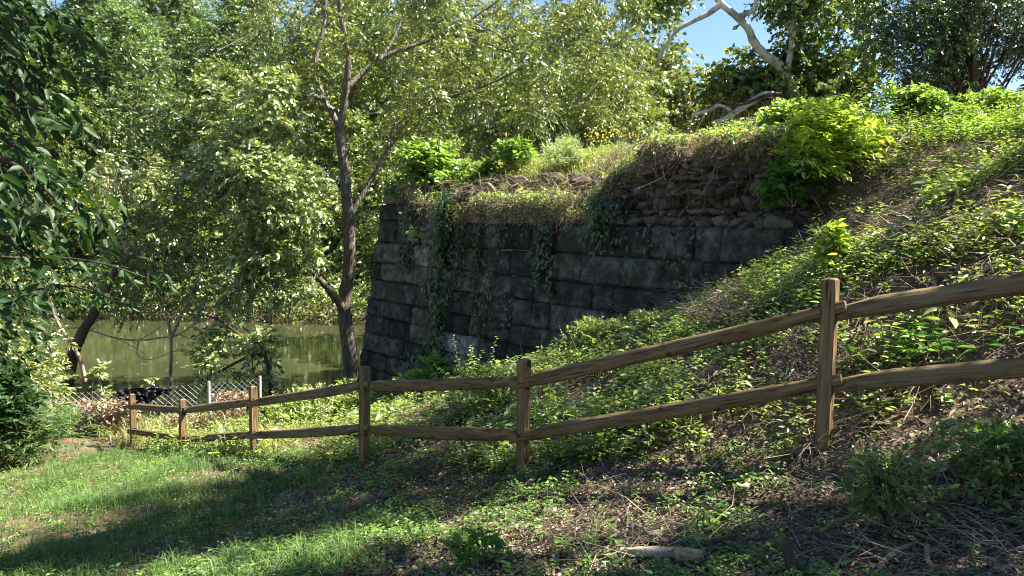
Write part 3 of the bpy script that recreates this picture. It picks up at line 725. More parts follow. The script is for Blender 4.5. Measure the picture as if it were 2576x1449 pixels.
# ---- bright saplings on the near bank, left of the big trunk
def sapling(base_px, Y, stems, blobs, label, leaf='sapling', seed=1, L_=.15, W_=.085, name='bank_sapling', bark='grey_bark', m=9, ls=.4, dd=0, r0=.05):
    global tk
    rgs = np.random.default_rng(seed); b = at(*base_px, Y); b[2] = max(g1(b[0], b[1]), WATER-.3)-.1
    root = empty(name, b, label, 'sapling'); tb = MB()
    for st in stems:
        pts = ppath(st, Y, dd)
        if st[0] == base_px: pts[0] = b
        p = smooth_path(pts, 18); tube(tb, p, np.linspace(r0, r0*.25, 18), 7, .06, rgs)
    cm = MB()
    for (px, py, dy, r, n) in blobs:
        c = at(px, py, Y+dy); Q, D = blob(c, (r, r, r*.75), n, rgs, .2, .2, -.9)
        sprays(cm, Q, D+rgs.normal(size=D.shape)*.3, ls*rgs.uniform(.6,1.2,len(Q)), m, L_, W_, rgs, 6, .35, .5, tb, .006)
        a = at(px+rgs.uniform(-20,20), py+70, Y+dy*.5); limb(tb, a, c, .02, .008, rgs, n=5, sides=4)
    tb.obj('stem', M[bark], root, smooth=True); cm.obj('crown', M[leaf], root); return root
rb = np.random.default_rng(41)
def fill(n, x0, x1, y0, y1, r0, r1, cnt, dy=1.5):
    return [(rb.uniform(x0,x1), rb.uniform(y0,y1), rb.uniform(-dy,dy), rb.uniform(r0,r1), cnt) for _ in range(n)]
sapling((682,1000), 20.5, [[(682,1000),(680,900),(680,800),(682,740),(690,660),(700,590),(712,500),(720,420),(730,330)],
        [(690,660),(665,560),(640,480),(625,400),(610,330)],[(685,740),(720,660),(760,560),(790,480)],[(700,590),(650,540),(610,490),(560,450),(520,445),(480,452),(435,445)]],
        fill(44, 500, 735, 200, 520, .35, .6, 24)+fill(34, 590, 750, 480, 740, .3, .5, 22)+fill(9, 760, 790, 420, 690, .25, .35, 16),
        'tall pale-leaved sapling beside the big trunk with a dead limb reaching left', seed=51)
sapling((690,990), 19.0, [[(690,990),(665,890),(600,840),(540,800),(480,790)],[(665,890),(620,900),(560,930),(500,960)]],
        fill(12, 500, 660, 830, 985, .18, .34, 18, .7), 'yellow-green branch of small leaves leaning over the wire fence', 'sapling', 52, .13, .08, 'leaning_sapling', 'dark_bark', r0=.06)
sapling((420,960), 21.0, [[(420,960),(430,850),(400,740),(380,600),(360,480)],[(430,850),(480,740),(520,640)]],
        fill(36, 250, 560, 430, 760, .4, .7, 24), 'green waterside sapling left of the pale-leaved one, leaves down to the water', 'walnut', 53, .15, .07)
sapling((250,1040), 16.8, [[(250,1040),(246,990),(250,935)]], [(235,950,0,.14,10),(258,985,0,.16,10),(250,930,0,.14,9),(265,1020,0,.12,7)],
        'small bright green sapling left of the first fence post', 'sapling', 54, .11, .075, r0=.012, ls=.16, m=6)
sapling((362,1040), 16.9, [[(362,1040),(368,990),(374,950)]], [(374,952,0,.1,6),(372,975,0,.08,4)],
        'tiny yellow-green sapling poking above the black plastic sheet', 'sapling', 55, .1, .07, r0=.01, ls=.12, m=5)
sapling((950,900), 23.6, [[(950,960),(945,850),(940,740),(935,650)]], fill(16, 920, 1000, 520, 800, .3, .45, 18, .8),
        'leafy sapling filling the gap between the big trunk and the wall corner', 'walnut', 56)

# ---- leaning dead trees and bare branches at the left shore
dk = empty('leaning_tree', at(170, 1010, 19), 'dark leaning trunk at the left shore with broken limbs over the water', 'tree')
mb = MB()
def bbr(pts, Y, r0, r1, dY=0, sides=8, n=18, mb=None): branch(pts, Y, r0, r1, dY, n, sides, mb)
bbr([(158,1030),(168,970),(182,900),(205,840),(235,790),(262,740),(290,680),(330,640)], 19, .17, .07, mb=mb, n=24)
mb.obj('trunk', M['dark_bark'], dk, smooth=True)
mb = MB()
bbr([(215,960),(200,900),(170,850),(140,800),(125,740)], 18.4, .055, .03, mb=mb)
bbr([(208,965),(180,935),(150,920),(110,880)], 18.4, .05, .03, mb=mb)
mb.obj('broken_limb', M['dead_wood'], dk, smooth=True)
lg = empty('fallen_branch', at(300, 850, 23), 'pale bare branch with forking twigs arching over the middle of the river', 'branch')
mb = MB()
bbr([(130,835),(200,825),(290,850),(350,856),(400,850),(450,842),(490,815),(550,800),(620,830),(665,880)], 20.5, .022, .03, mb=mb, n=40, sides=5)
bbr([(350,856),(385,835),(440,800),(480,790)], 20.5, .018, .008, mb=mb, sides=5)
bbr([(350,856),(345,890),(372,905),(420,890),(470,870)], 20.5, .016, .006, mb=mb, sides=5)
bbr([(290,850),(330,870),(365,890)], 20.5, .014, .006, mb=mb, sides=5)
bbr([(450,842),(500,855),(560,850)], 20.5, .016, .006, mb=mb, sides=5)
mb.obj('bare_twigs', M['dead_wood'], lg, smooth=True)

# ---- sycamore behind the bank
YS = 27.0
sb = at(2010, 330, YS)
syc = empty('sycamore_tree', (sb[0], sb[1], 1.2), 'white-barked sycamore with bare pale limbs curving against the blue sky', 'tree')
mb = MB(); tk = mb
branch([(2020,420),(2010,300),(2000,240),(1975,190),(1955,160),(1925,140),(1895,105),(1880,70),(1850,40),(1820,15),(1790,-20),(1740,-80)], YS, .21, .09, n=44, sides=12)
branch([(1812,12),(1780,35),(1740,55),(1700,80),(1660,140),(1640,190)], YS-.3, .12, .03, n=24, sides=8)
branch([(1975,190),(1990,120),(1995,40),(1990,-60)], YS, .13, .08, n=20, sides=9)
branch([(2030,330),(2060,270),(2100,220),(2140,150)], YS, .14, .05, n=20, sides=8)
branch([(2010,330),(1960,250),(1920,240),(1870,270),(1820,300),(1790,310)], YS-.5, .15, .07, n=24, sides=8)
branch([(1850,45),(1900,20),(1890,-40)], YS, .1, .06, n=12)
branch([(1740,290),(1790,275),(1810,265),(1850,285)], YS-1, .06, .05, n=12)
mb.obj('trunk', M['pale_bark'], syc, smooth=True)
mb = MB(); branch([(1845,268),(1880,258),(1930,240),(1965,238)], YS-.9, .04, .09, n=22, sides=8, mb=mb)
mb.obj('dead_limb', M['dark_bark'], syc, smooth=True)
mb = MB()
bs = []
for k in range(44): bs.append((rt.uniform(1930, 2210), rt.uniform(-60, 260), YS+rt.uniform(-.5,3), rt.uniform(.5,.9), 26))
for k in range(18): bs.append((rt.uniform(1930, 2180), rt.uniform(150, 300), YS+rt.uniform(-.5,2), rt.uniform(.5,.8), 24))
for k in range(12): bs.append((rt.uniform(1590, 1720), rt.uniform(-60, 20), YS+rt.uniform(0,2), rt.uniform(.4,.75), 22))
for k in range(8): bs.append((rt.uniform(1860, 1960), rt.uniform(190, 280), YS+rt.uniform(.8,2), rt.uniform(.4,.6), 22))
crown_blobs(mb, bs, rt, ls=.5, m=9, L=.18, W=.16, droop=.6, flat=.4)
mb.obj('crown', M['sycamore'], syc)
# smaller trees between the sycamore and the big tree
def small_tree(px0, px1, py0, py1, Y, n, label, leaf, seed, name='broadleaf_tree', cnt=26, L_=.2, W_=.15, m=8, r=(.38,.7), tr=.12, bark='grey_bark', ls=.45, top=None):
    rgs = np.random.default_rng(seed); cx = (px0+px1)/2; b = at(cx, 400, Y); b[2] = g1(b[0], b[1])
    root = empty(name, b, label, 'tree'); tb = MB(); cm = MB()
    tt = at(cx, py0+.15*(py1-py0), Y); tp = smooth_path([b, b*.5+tt*.5+rgs.normal(size=3)*.3, tt], 14); tube(tb, tp, np.linspace(tr, tr*.25, 14), 8, .08, rgs)
    for k in range(n):
        while True:
            a = rgs.uniform(-1,1); c_ = rgs.uniform(-1,1)
            if a*a+c_*c_*(.6 if c_ > 0 else 1) < 1: break
        px = cx+a*(px1-px0)/2; py = (py0+py1)/2+c_*(py1-py0)/2
        c = at(px, py, Y+rgs.uniform(-1.6, 1.6)); rr = rgs.uniform(*r)
        Q, D = blob(c, (rr,rr,rr*.7), cnt, rgs, .2, .25, -.9)
        sprays(cm, Q, D+rgs.normal(size=D.shape)*.3, ls*rgs.uniform(.6,1.2,len(Q)), m, L_, W_, rgs, 4, .5, .5)
        limb(tb, tp[rgs.integers(4, 12)], c, tr*.28, tr*.06, rgs)
    tb.obj('trunk', M[bark], root, smooth=True); cm.obj('crown', M[leaf], root); return root
small_tree(1760, 1940, 140, 330, 30, 22, 'small yellow-green tree under the sycamore limb, top in the blue gap', 'walnut', 61, bark='pale_bark')
small_tree(1600, 1790, 190, 340, 32, 26, 'small pale-stemmed tree behind the feathery weeds', 'walnut', 62, bark='pale_bark')
small_tree(1300, 1640, 170, 380, 31, 44, 'mid-green tree with white stems behind the middle of the bank', 'far', 63, bark='pale_bark')
small_tree(1080, 1400, 60, 400, 33, 44, 'dense green tree behind the left half of the bank', 'far', 64)
small_tree(1400, 1740, -40, 190, 36, 36, 'tall tree behind the walnut-leaved branches, its top under the sky', 'walnut', 65, r=(.7,1.1), cnt=30)
# dark tree at the top right: needs depth and layers
dt = small_tree(2190, 2640, -160, 240, 24, 90, 'dark dense small-leaved tree at the upper right behind the bank', 'darkleaf', 66, 'dark_tree', 34, .13, .055, 12, (.45,.85), .22, 'dark_bark', .5)
mb = MB(); branch([(2440,330),(2450,200),(2440,100),(2450,0),(2440,-120)], 23.5, .2, .13, n=20, sides=9, mb=mb)
mb.obj('second_stem', M['dark_bark'], dt, smooth=True)
small_tree(2560, 2900, -150, 260, 26, 40, 'dark tree beyond the right edge, beside the dense dark tree', 'darkleaf', 67, 'dark_tree', 34, .15, .07, 12, (.5,.9), .22, 'dark_bark', .5)

# ---- trees to the right of the view that shade the foreground
for (x, y, H, sp, sd, ncl, low_, lb) in ((10.2, 10.0, 12.0, 3.8, 71, 24, .42, 'shade tree on the slope to the right of the fence'),
                          (8.2, 3.9, 7.6, 2.1, 72, 13, .5, 'shade tree just outside the right edge of the view'),
                          (6.3, 4.5, 9.0, 2.2, 73, 16, .6, 'slender shade tree outside the frame nearest the photographer'),
                          (7.7, 7.9, 10.5, 2.5, 74, 14, .74, 'high-crowned shade tree between the broad shade tree and the fence')):
    make_tree('shade_tree', (x, y, g1(x, y)), H, sp, lb, 'walnut', 'bark', ncl, 46, .5, 9, .15, .08, .2, sd, low_, group='shade trees right of the view')

# ---- overhanging dark tree at the left
def left_tree():
    rgs = np.random.default_rng(81)
    b = at(-60, 1120, 11.5); b[2] = g1(b[0], b[1])-.1
    root = empty('overhanging_tree', b, 'dark broad-leaved tree hanging its shaded branches in along the left edge', 'tree')
    tb = MB(); cm = MB()
    p = smooth_path([b, at(-50, 1000, 11.5), at(-60, 850, 11), at(-90, 600, 10), at(-120, 300, 9), at(-150, 0, 8)], 30)
    tube(tb, p, np.linspace(.11, .08, 30), 10, .1, rgs)
    boughs = [([(-200,120),(-60,60),(60,40),(190,60),(262,105)], 4.6), ([(-200,200),(-60,140),(60,120),(150,150),(215,215)], 5.0),
              ([(-200,260),(-60,250),(60,235),(150,255),(240,280)], 4.6), ([(-220,330),(-80,330),(60,330),(150,370),(225,430)], 4.8),
              ([(-220,420),(-80,400),(80,395),(190,440),(275,520)], 4.4), ([(-220,500),(-80,470),(60,470),(150,510),(262,560)], 5.0),
              ([(-220,560),(-100,540),(30,550),(120,600),(190,650)], 5.0), ([(-220,640),(-100,620),(30,640),(100,690),(170,760)], 5.6),
              ([(-220,-40),(-60,-20),(60,-10),(170,10),(235,50)], 4.8), ([(-220,340),(-100,280),(20,190),(100,190),(165,225)], 5.6),
              ([(-200,700),(-60,700),(60,730),(160,770),(240,800)], 7.0),([(-200,740),(-60,760),(40,800),(110,850),(160,900)], 7.5),([(0,640),(150,650),(280,650),(400,665),(520,700)], 8.5),([(0,700),(150,730),(300,720),(420,750)], 8.5)]
    for path, Y in boughs:
        path = [(a-95-.1*max(a, 0), b) for a, b in path]; q = smooth_path(ppath(path, Y), 26); tube(tb, q, np.linspace(.028, .006, 26), 5, .05, rgs)
        for rep in range(2):
            nn_ = 22; idx = rgs.integers(3, 26, nn_); Q = q[idx]+rgs.normal(size=(nn_,3))*[.08,.22,.05]
            D = np.stack([rgs.uniform(.2,1.1,nn_), rgs.uniform(-.7,.7,nn_), rgs.uniform(-.7,.15,nn_)], -1)
            sprays(cm, Q, D, rgs.uniform(.08,.2,nn_), 4, .105, .052, rgs, 6, .55, .6, tb, .003, .16)
    # the denser body behind them
    for k in range(60):
        px = rgs.uniform(-280, 20); py = rgs.uniform(-120, 880); Y = rgs.uniform(6.0, 9.0)
        c = at(px, py, Y); r_ = rgs.uniform(.3, .5)
        Q, D = blob(c, (r_, r_, r_*.8), 15, rgs, .2, .2, -.9)
        sprays(cm, Q, D, .22, 5, .11, .06, rgs, 6, .55, .55)
    # crown above the frame
    for k in range(70):
        c = np.array([rgs.uniform(-7.5,0), rgs.uniform(3.0, 9), 0]); c[2] = c[1]*.36+1.2+rgs.uniform(0, 4.0)
        Q, D = blob(c, (.8,.8,.5), 30, rgs, .2, .2, -.9); sprays(cm, Q, D, .3, 6, .12, .065, rgs, 6)
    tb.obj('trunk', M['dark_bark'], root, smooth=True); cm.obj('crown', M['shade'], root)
left_tree()

#@@SECTION plants
# ------------------------------------------------------------------ shrubs and weeds that stand out
def shrub(name, label, base, r, h, leaf, n, L_, W_, seed, cat='shrub', group=None, m=6, ls=.16, shape=6, droop=.3, flat=.65, lumps=6, stemr=.008, bark='dead_wood'):
    rgs = np.random.default_rng(seed); base = np.asarray(base, float)
    root = empty(name, base, label, cat, group); tb = MB(); cm = MB()
    for k in range(lumps):
        a = rgs.uniform(0, 6.28); rr = r*rgs.uniform(0, .8); c = base+[math.cos(a)*rr, math.sin(a)*rr, h*rgs.uniform(.25, .9)]
        limb(tb, base+rgs.normal(size=3)*[.03,.03,0], c, stemr, stemr*.5, rgs, n=5, sides=5)
        Q, D = blob(c, (r*.42, r*.42, h*.3), n//lumps, rgs, .3, .5, -.6)
        sprays(cm, Q, D+[0,0,.25], ls*rgs.uniform(.6,1.2,len(Q)), m, L_, W_, rgs, shape, droop, flat, tb, .0025)
    tb.obj('stem', M[bark], root); cm.obj('foliage', M[leaf], root); return root
def weed(name, label, base, h, leaf, nst, L_, W_, seed, spread=.2, pairs=9, cat='weed', stem='weed', shape=6, group=None):
    rgs = np.random.default_rng(seed); base = np.asarray(base, float)
    root = empty(name, base, label, cat, group); tb = MB(); cm = MB()
    for k in range(nst):
        b = base+rgs.normal(size=3)*[spread*.4, spread*.4, 0]; hh = h*rgs.uniform(.6, 1); tip = b+[rgs.normal()*spread, rgs.normal()*spread, hh]
        p = limb(tb, b, tip, .006, .002, rgs, n=8, sides=4)
        t = np.linspace(.15, 1, pairs*2); P = np.stack([np.interp(t, np.linspace(0,1,8), p[:,i]) for i in range(3)], -1)
        a = np.arange(pairs*2)*2.4+rgs.uniform(0,6); D = np.stack([np.cos(a), np.sin(a), np.full(len(a), .25)], -1)
        leaves(cm, P, D, np.array([0,0,1.])+rgs.normal(size=P.shape)*.3, L_*(1.15-.55*t), W_*(1.15-.55*t), shape, curl=.2)
        tb.obj('stem', M[stem], root); tb = MB()
    cm.obj('foliage', M[leaf], root); return root
def gp(px, py, Y):   # on the ground below a picture position at distance Y
    p = at(px, py, Y); return np.array([p[0], p[1], g1(p[0], p[1])])

shrub('bright_shrub', 'big lime-yellow shrub spilling over the rubble at the right end of the wall', at(2060,450,10.9), .55, .8, 'lime', 760, .1, .052, 101, m=8, ls=.3, lumps=13, droop=.25, flat=.85, stemr=.012)
shrub('bright_shrub', 'lime-yellow shrub just right of the big spilling one', at(2175,400,11.2), .42, .42, 'lime', 200, .11, .07, 102, m=6, ls=.2, lumps=6)
shrub('dark_shrub', 'dark green leaves hanging below the lime shrub against the rubble', at(1990,520,10.8), .4, .45, 'weed', 170, .12, .08, 103, ls=.22, lumps=6)
shrub('bright_shrub', 'bright green leafy bush on top of the wall near its left corner', gp(1085,470,19.2), .95, 1.25, 'bright', 560, .15, .07, 104, m=9, ls=.35, lumps=9)
shrub('bright_shrub', 'small bright green bush between the pale stones on the wall top', gp(1215,400,18.4), .45, .55, 'bright', 190, .12, .06, 105, m=8, ls=.25)
shrub('bright_shrub', 'small bright green bush on the wall top, in front of the dark tree gap', gp(1300,370,18.0), .42, .75, 'bright', 190, .12, .06, 106, m=8, ls=.25)
shrub('dark_shrub', 'dark green bush drooping over the left corner of the wall', at(1040,520,19.3), .6, .6, 'weed', 240, .12, .07, 107, m=8, ls=.3)
shrub('bright_shrub', 'bright round bush on the ridge left of the tall grass', gp(2310,330,12.6), .5, .48, 'bright', 330, .09, .05, 108, m=8, ls=.2, lumps=8)
shrub('bright_shrub', 'low bright bush on the ridge at the right edge', gp(2520,300,12.8), .8, .42, 'bright', 380, .09, .05, 109, m=8, ls=.2, lumps=9)
shrub('bright_shrub', 'bright bush on the ridge in front of the sycamore trunk', gp(1985,320,13.0), .6, .42, 'bright', 240, .10, .06, 110, m=7, ls=.2)
shrub('bright_shrub', 'pale lime young shrub on the slope above the largest fence post', gpix(2100,690), .26, .42, 'lime', 130, .075, .05, 111, m=6, ls=.12, lumps=5)
weed('tall_weed', 'tall leafy weed standing on the ridge against the dark tree', gp(2180,300,12.8), .95, 'bright', 4, .16, .045, 112, .2, 10)
weed('tall_weed', 'tall thin weed beside the leafy one on the ridge', gp(2230,300,12.6), .75, 'bright', 3, .14, .04, 113, .12, 9)
shrub('feathery_weed', 'pale feathery grey-green weed clump on top of the bank', gp(1430,360,16.6), .62, .62, 'fluff', 520, .06, .012, 114, 'weed', 'feathery weeds on the bank', m=12, ls=.2, shape=4, droop=.1, flat=.2)
shrub('feathery_weed', 'small feathery pale clump right of the larger feathery one', gp(1590,345,15.8), .4, .3, 'fluff', 260, .05, .01, 115, 'weed', 'feathery weeds on the bank', m=12, ls=.15, shape=4, droop=.1, flat=.2)
w = weed('goldenrod', 'yellow-flowered weeds on top of the bank right of the feathery clump', gp(1525,340,16.2), .75, 'drygrass', 9, .07, .015, 116, .35, 9)
fm = MB(); rgs = np.random.default_rng(4); P = np.array(w.location)+rgs.normal(size=(60,3))*[.3,.15,.09]+[0,0,.68]
leaves(fm, P, rgs.normal(size=P.shape), rgs.normal(size=P.shape), .05, .04); fm.obj('flower_head', M['goldflower'], w)['kind'] = 'stuff'
# plants below the wall and beyond the fence
weed('tall_weed', 'tall bright leafy stems rising against the dark wall above the rail', gpix(1560,835), .85, 'lime', 6, .09, .035, 120, .22, 14)
shrub('sunlit_bramble', 'mound of sunlit small leaves in front of the wall above the sloping rail', gpix(1490,895), .5, .36, 'cover2', 240, .06, .032, 121, 'bramble', m=8, ls=.2, lumps=10)
shrub('sunlit_bramble', 'sunlit bramble mound right of the tall stems at the wall foot', gpix(1640,850), .4, .24, 'cover2', 140, .06, .032, 122, 'bramble', m=8, ls=.2, lumps=8)
weed('tall_weed', 'thin leafy stems left of the middle post in front of the wall foot', gpix(1185,985), .95, 'cover2', 7, .08, .04, 123, .35, 12)
weed('tall_weed', 'arching leafy stems above the rail midway between the two middle posts', gpix(1110,985), .8, 'cover2', 6, .07, .04, 124, .3, 11)
shrub('lobed_plant', 'big bright lobed-leaf plant behind the rail right of the fourth post', gpix(1075,1010), .45, .62, 'bright', 60, .22, .22, 125, 'plant', m=3, ls=.25, shape=7, lumps=6, droop=.25, flat=.85)
shrub('sunlit_bramble', 'leafy bramble behind the rail at the middle of the fence', gpix(1230,1030), .7, .45, 'cover2', 340, .065, .04, 126, 'bramble', m=8, ls=.2, lumps=9)
shrub('sunlit_bramble', 'bright low bramble beside the black plastic bundle', gpix(770,1075), .95, .6, 'cover2', 560, .075, .04, 127, 'bramble', m=8, ls=.22, lumps=10)
shrub('sunlit_bramble', 'bright low bramble left of the fourth post', gpix(860,1060), .6, .55, 'cover2', 330, .07, .04, 128, 'bramble', m=8, ls=.22, lumps=8)
weed('broad_weed', 'broad-leaved weeds on the slope right of the largest post', gpix(2200,915), .42, 'bright', 8, .13, .045, 129, .28, 5)
weed('broad_weed', 'broad-leaved weeds with long drooping leaves further right on the slope', gpix(2330,905), .36, 'weed', 6, .15, .05, 130, .25, 5)
weed('broad_weed', 'short broad-leaved weeds just behind the upper right rail', gpix(2250,960), .3, 'bright', 7, .1, .04, 131, .4, 5)
# foreground shrubs
shrub('foreground_shrub', 'leafy shrub growing round a dead stick below the largest post', gpix(2215,1330), .29, .4, 'cover', 190, .042, .024, 140, m=7, ls=.12, lumps=9, group='foreground shrubs')
shrub('foreground_shrub', 'leafy green shrub at the right edge below the lower rail', gpix(2455,1235), .27, .36, 'cover', 200, .042, .024, 141, m=7, ls=.12, lumps=9, group='foreground shrubs')
shrub('foreground_shrub', 'leafy green shrub running out of the right edge of the view', gpix(2590,1260), .22, .32, 'cover', 120, .042, .024, 142, m=7, ls=.12, lumps=7, group='foreground shrubs')
shrub('foreground_shrub', 'low broad-leaved plant at the bottom edge left of the dead twigs', gpix(1215,1435), .16, .16, 'weed', 28, .07, .045, 143, m=4, ls=.1, lumps=5, group='foreground shrubs')
weed('small_weed', 'small upright lime weed in the litter below the middle of the right bay', gpix(1790,1345), .22, 'bright', 4, .07, .035, 144, .06, 5)
weed('small_weed', 'small pale weed above the fallen stick', gpix(1875,1220), .1, 'bright', 3, .06, .03, 145, .05, 3)
weed('small_weed', 'leafy weeds at the foot of the second fence post from the left', gpix(545,1150), .5, 'bright', 6, .16, .05, 146, .3, 6)
shrub('grassy_bush', 'fresh green bushy weeds at the far left beyond the lawn', gpix(70,1170), .9, .85, 'grass', 620, .11, .022, 147, 'shrub', m=9, ls=.3, lumps=9)
shrub('grassy_bush', 'fresh green bushy weeds under the dark trunk at the left edge', gpix(-40,1160), .9, .9, 'grass', 420, .11, .022, 148, 'shrub', m=9, ls=.3, lumps=8)
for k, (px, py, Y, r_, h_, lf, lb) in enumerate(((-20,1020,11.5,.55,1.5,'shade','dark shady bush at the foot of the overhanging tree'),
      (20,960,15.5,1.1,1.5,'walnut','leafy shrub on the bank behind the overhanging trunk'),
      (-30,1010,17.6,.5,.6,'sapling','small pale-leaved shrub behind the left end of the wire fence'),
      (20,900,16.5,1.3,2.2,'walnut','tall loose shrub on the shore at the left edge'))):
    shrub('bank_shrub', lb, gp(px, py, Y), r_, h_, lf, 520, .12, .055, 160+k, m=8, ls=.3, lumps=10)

# ---- vines on the wall
def vine(us, zt, zb, n, leaf, label, seed, width=.18, L_=.11):
    rgs = np.random.default_rng(seed); b = wall_pt(np.array(us), zb, .08)
    root = empty('climbing_vine', b, label, 'vine', 'vines on the stone wall'); tb = MB(); cm = MB()
    for k in range(3):
        u0 = us+rgs.uniform(-width, width); zz = np.linspace(zt, zb+rgs.uniform(0,.6), 12)
        P = wall_pt(u0+np.cumsum(rgs.normal(size=12))*.04, zz, .09); tube(tb, P, np.linspace(.006,.004,12), 4)
        t = rgs.uniform(0, 11, n//3); i = t.astype(int); i = np.clip(i, 0, 10); Q = P[i]+(P[i+1]-P[i])*(t-i)[:,None]+rgs.normal(size=(n//3,3))*[width*.4,width*.4,.05]
        out = np.array([-WN[0], -WN[1], 0]); Q = Q+out*rgs.uniform(0,.12,(len(Q),1))
        T = rgs.normal(size=Q.shape)*.5+[0,0,-.8]+out*.25; Nn = out+rgs.normal(size=Q.shape)*.35+[0,0,.3]
        leaves(cm, Q, T, Nn, L_*rgs.uniform(.6,1.2,len(Q)), L_*.62, 6)
    tb.obj('stem', M['dark_bark'], root); cm.obj('foliage', M[leaf], root)
vine(2.75, .75, -3.2, 1100, 'vine', 'thickest dark vine hanging down the left part of the wall', 201, .42, .13)
vine(1.5, .7, -1.6, 260, 'vine', 'sparse dark vine nearest the left corner of the wall', 208, .3)
vine(5.4, .3, -2.6, 240, 'vine', 'very sparse long vine between the orange-red one and the thin dark one', 209, .35)
vine(9.6, .1, -1.2, 150, 'vine', 'few dark vine leaves on the wall below the rubble', 210, .45)
vine(3.3, .6, -1.2, 420, 'vine', 'dark vine just right of the thickest one', 202, .2)
vine(3.75, .45, -2.0, 330, 'redvine', 'narrow vine with a few reddening leaves right of the thickest vine', 203, .16, .085)
vine(4.4, .45, -1.9, 300, 'redvine', 'narrow vine turning orange-red in places, the further right of the two', 204, .13, .085)
vine(6.45, .0, -1.5, 260, 'vine', 'thin dark vine on the wall right of the orange-red one', 205, .12)
vine(7.9, .55, -.7, 520, 'vine', 'dark leafy vine hanging from the ledge where the rubble begins', 206, .4)
vine(2.7, -3.1, -4.0, 160, 'vine', 'dark leaves growing at the foot of the wall under the thickest vine', 207, .35)
b = wall_pt(np.array(2.15), -.45, .35)
shrub('lit_sprig', 'single sunlit sprig of pale leaves against the dark wall', b, .17, .25, 'fluff', 18, .12, .07, 208, 'sprig', m=4, ls=.14, lumps=3)

# ------------------------------------------------------------------ wire fence, plastic sheets, brush
cf = [at(130,1105,15.4), at(330,1098,16.0), at(527,1076,16.4), at(655,1062,17.0)]
for p in cf: p[2] = g1(p[0], p[1])
FH = .95
chain = empty('chain_link_fence', cf[2], 'sagging low galvanised chain-link fence along the river bank behind the wooden fence', 'fence')
for k in range(3):
    a, b = cf[k], cf[k+1]; L_ = np.linalg.norm(b-a); mb = MB(); c = .125; P = []; D = []; Ln = []
    ex = (b-a)/L_; zz = np.array([0,0,1.])
    for s in np.arange(-FH, L_, c):
        for sg in (1, -1):
            s0 = s if sg == 1 else s+FH; t0 = 0; s1 = s0+sg*FH; t1 = FH
            lo, hi = 0, 1
            for (p_, q_) in ((s0, s1),):
                if p_ < 0: lo = max(lo, (0-p_)/(q_-p_))
                if q_ < 0: hi = min(hi, (0-p_)/(q_-p_))
                if p_ > L_: lo = max(lo, (L_-p_)/(q_-p_))
                if q_ > L_: hi = min(hi, (L_-p_)/(q_-p_))
            if hi <= lo: continue
            A = a+ex*(s0+(s1-s0)*lo)+zz*(FH*lo+.02); B = a+ex*(s0+(s1-s0)*hi)+zz*(FH*hi+.02)
            P.append(A); D.append(B-A); Ln.append(np.linalg.norm(B-A))
    sticks(mb, np.array(P), np.array(D), np.array(Ln), .0042, .004, np.random.default_rng(k))
    for i_, w_ in enumerate((0, 1)):
        pass
    mb.obj('wire_mesh', M['galv'], chain)
for k in range(4):
    mb = MB(); p = cf[k]; tube(mb, [p-[0,0,.2], p+[0,0,FH+.06]], .028, 10); mb.obj('steel_post', M['galv'], chain, smooth=True)
def sheet(name, label, P0, P1, drop, seed, bundle=False):
    rgs = np.random.default_rng(seed)
    o = empty(name, P0, label, 'plastic sheet')
    def fn(S, T):
        P = P0+(P1-P0)*S[...,None]
        n = np.array([.35,-.93,0]) 
        d = drop*(.35+.65*np.sin(np.pi*np.clip(S*1.1, 0, 1)))*T*(1-.75*S)
        fold = .03*np.sin(S*44+T*6*(S-.5)*4+np.sin(T*5)*1.5)*(.4+T)+.16*(fbm(S*9, T*5, .8, seed, 4)-.5)
        P = P+n*(fold+.06+.04*T)[...,None]; P[...,2] += -d+.03+.05*np.sin(S*5)*(1-T)+.02*fold-.10*T*(vnoise(S*14, S*0, 1., 5)-.3)
        return P
    V, F = grid_surf(fn, np.linspace(0,1,120), np.linspace(0,1,40)); mb = MB().add(V, F)
    x = mb.obj('sheet', M['plastic'], o, smooth=True); md = x.modifiers.new('thick', 'SOLIDIFY'); md.thickness = .004
    return o
p0 = cf[1]+(cf[1]-cf[0])*.0+[0,0,FH]; p1 = cf[1]*.35+cf[2]*.65+[0,0,FH]
sheet('plastic_sheet', 'torn black plastic sheet draped over the chain-link fence beside the end post', p0+(p0-p1)*.25, p1, .42, 3)
o = None
pb = at(655,1035,15.6)
bd = MB(); V, F = ico(); rgs = np.random.default_rng(9)
V2 = V*[.3,.22,.24]; nn = np.stack([vnoise(V[:,0]*3+V[:,2]*4, V[:,1]*3+k*7, .8, k) for k in range(3)], -1)-.5
bd.add(V2*(1+.5*np.sin(V[:,:1]*9+V[:,2:]*5)*.3)+nn*.16+pb+[0,0,-.02], F)
tag(bd.obj('plastic_bundle', M['plastic'], origin=tuple(pb)), 'crumpled black plastic bundle behind the third fence post', 'plastic sheet')
# dried brush heaped against the wire
bm_ = MB(); rgs = np.random.default_rng(10)
for (x0, x1, y0, y1, n) in ((140,310,1010,1105,1500),(300,340,1000,1060,100),(540,630,985,1045,260),(420,520,1040,1072,90)):
    P = np.array([at(rgs.uniform(x0,x1), rgs.uniform(y0,y1), rgs.uniform(15.6,16.8)) for _ in range(n)])
    sprays(bm_, P, rgs.normal(size=P.shape), .14, 5, .08, .05, rgs, 4, .4, .2)
tag(bm_.obj('dried_brush', M['brush']), 'dried brown leaves and stems heaped against the chain-link fence', 'brush', None, 'stuff')

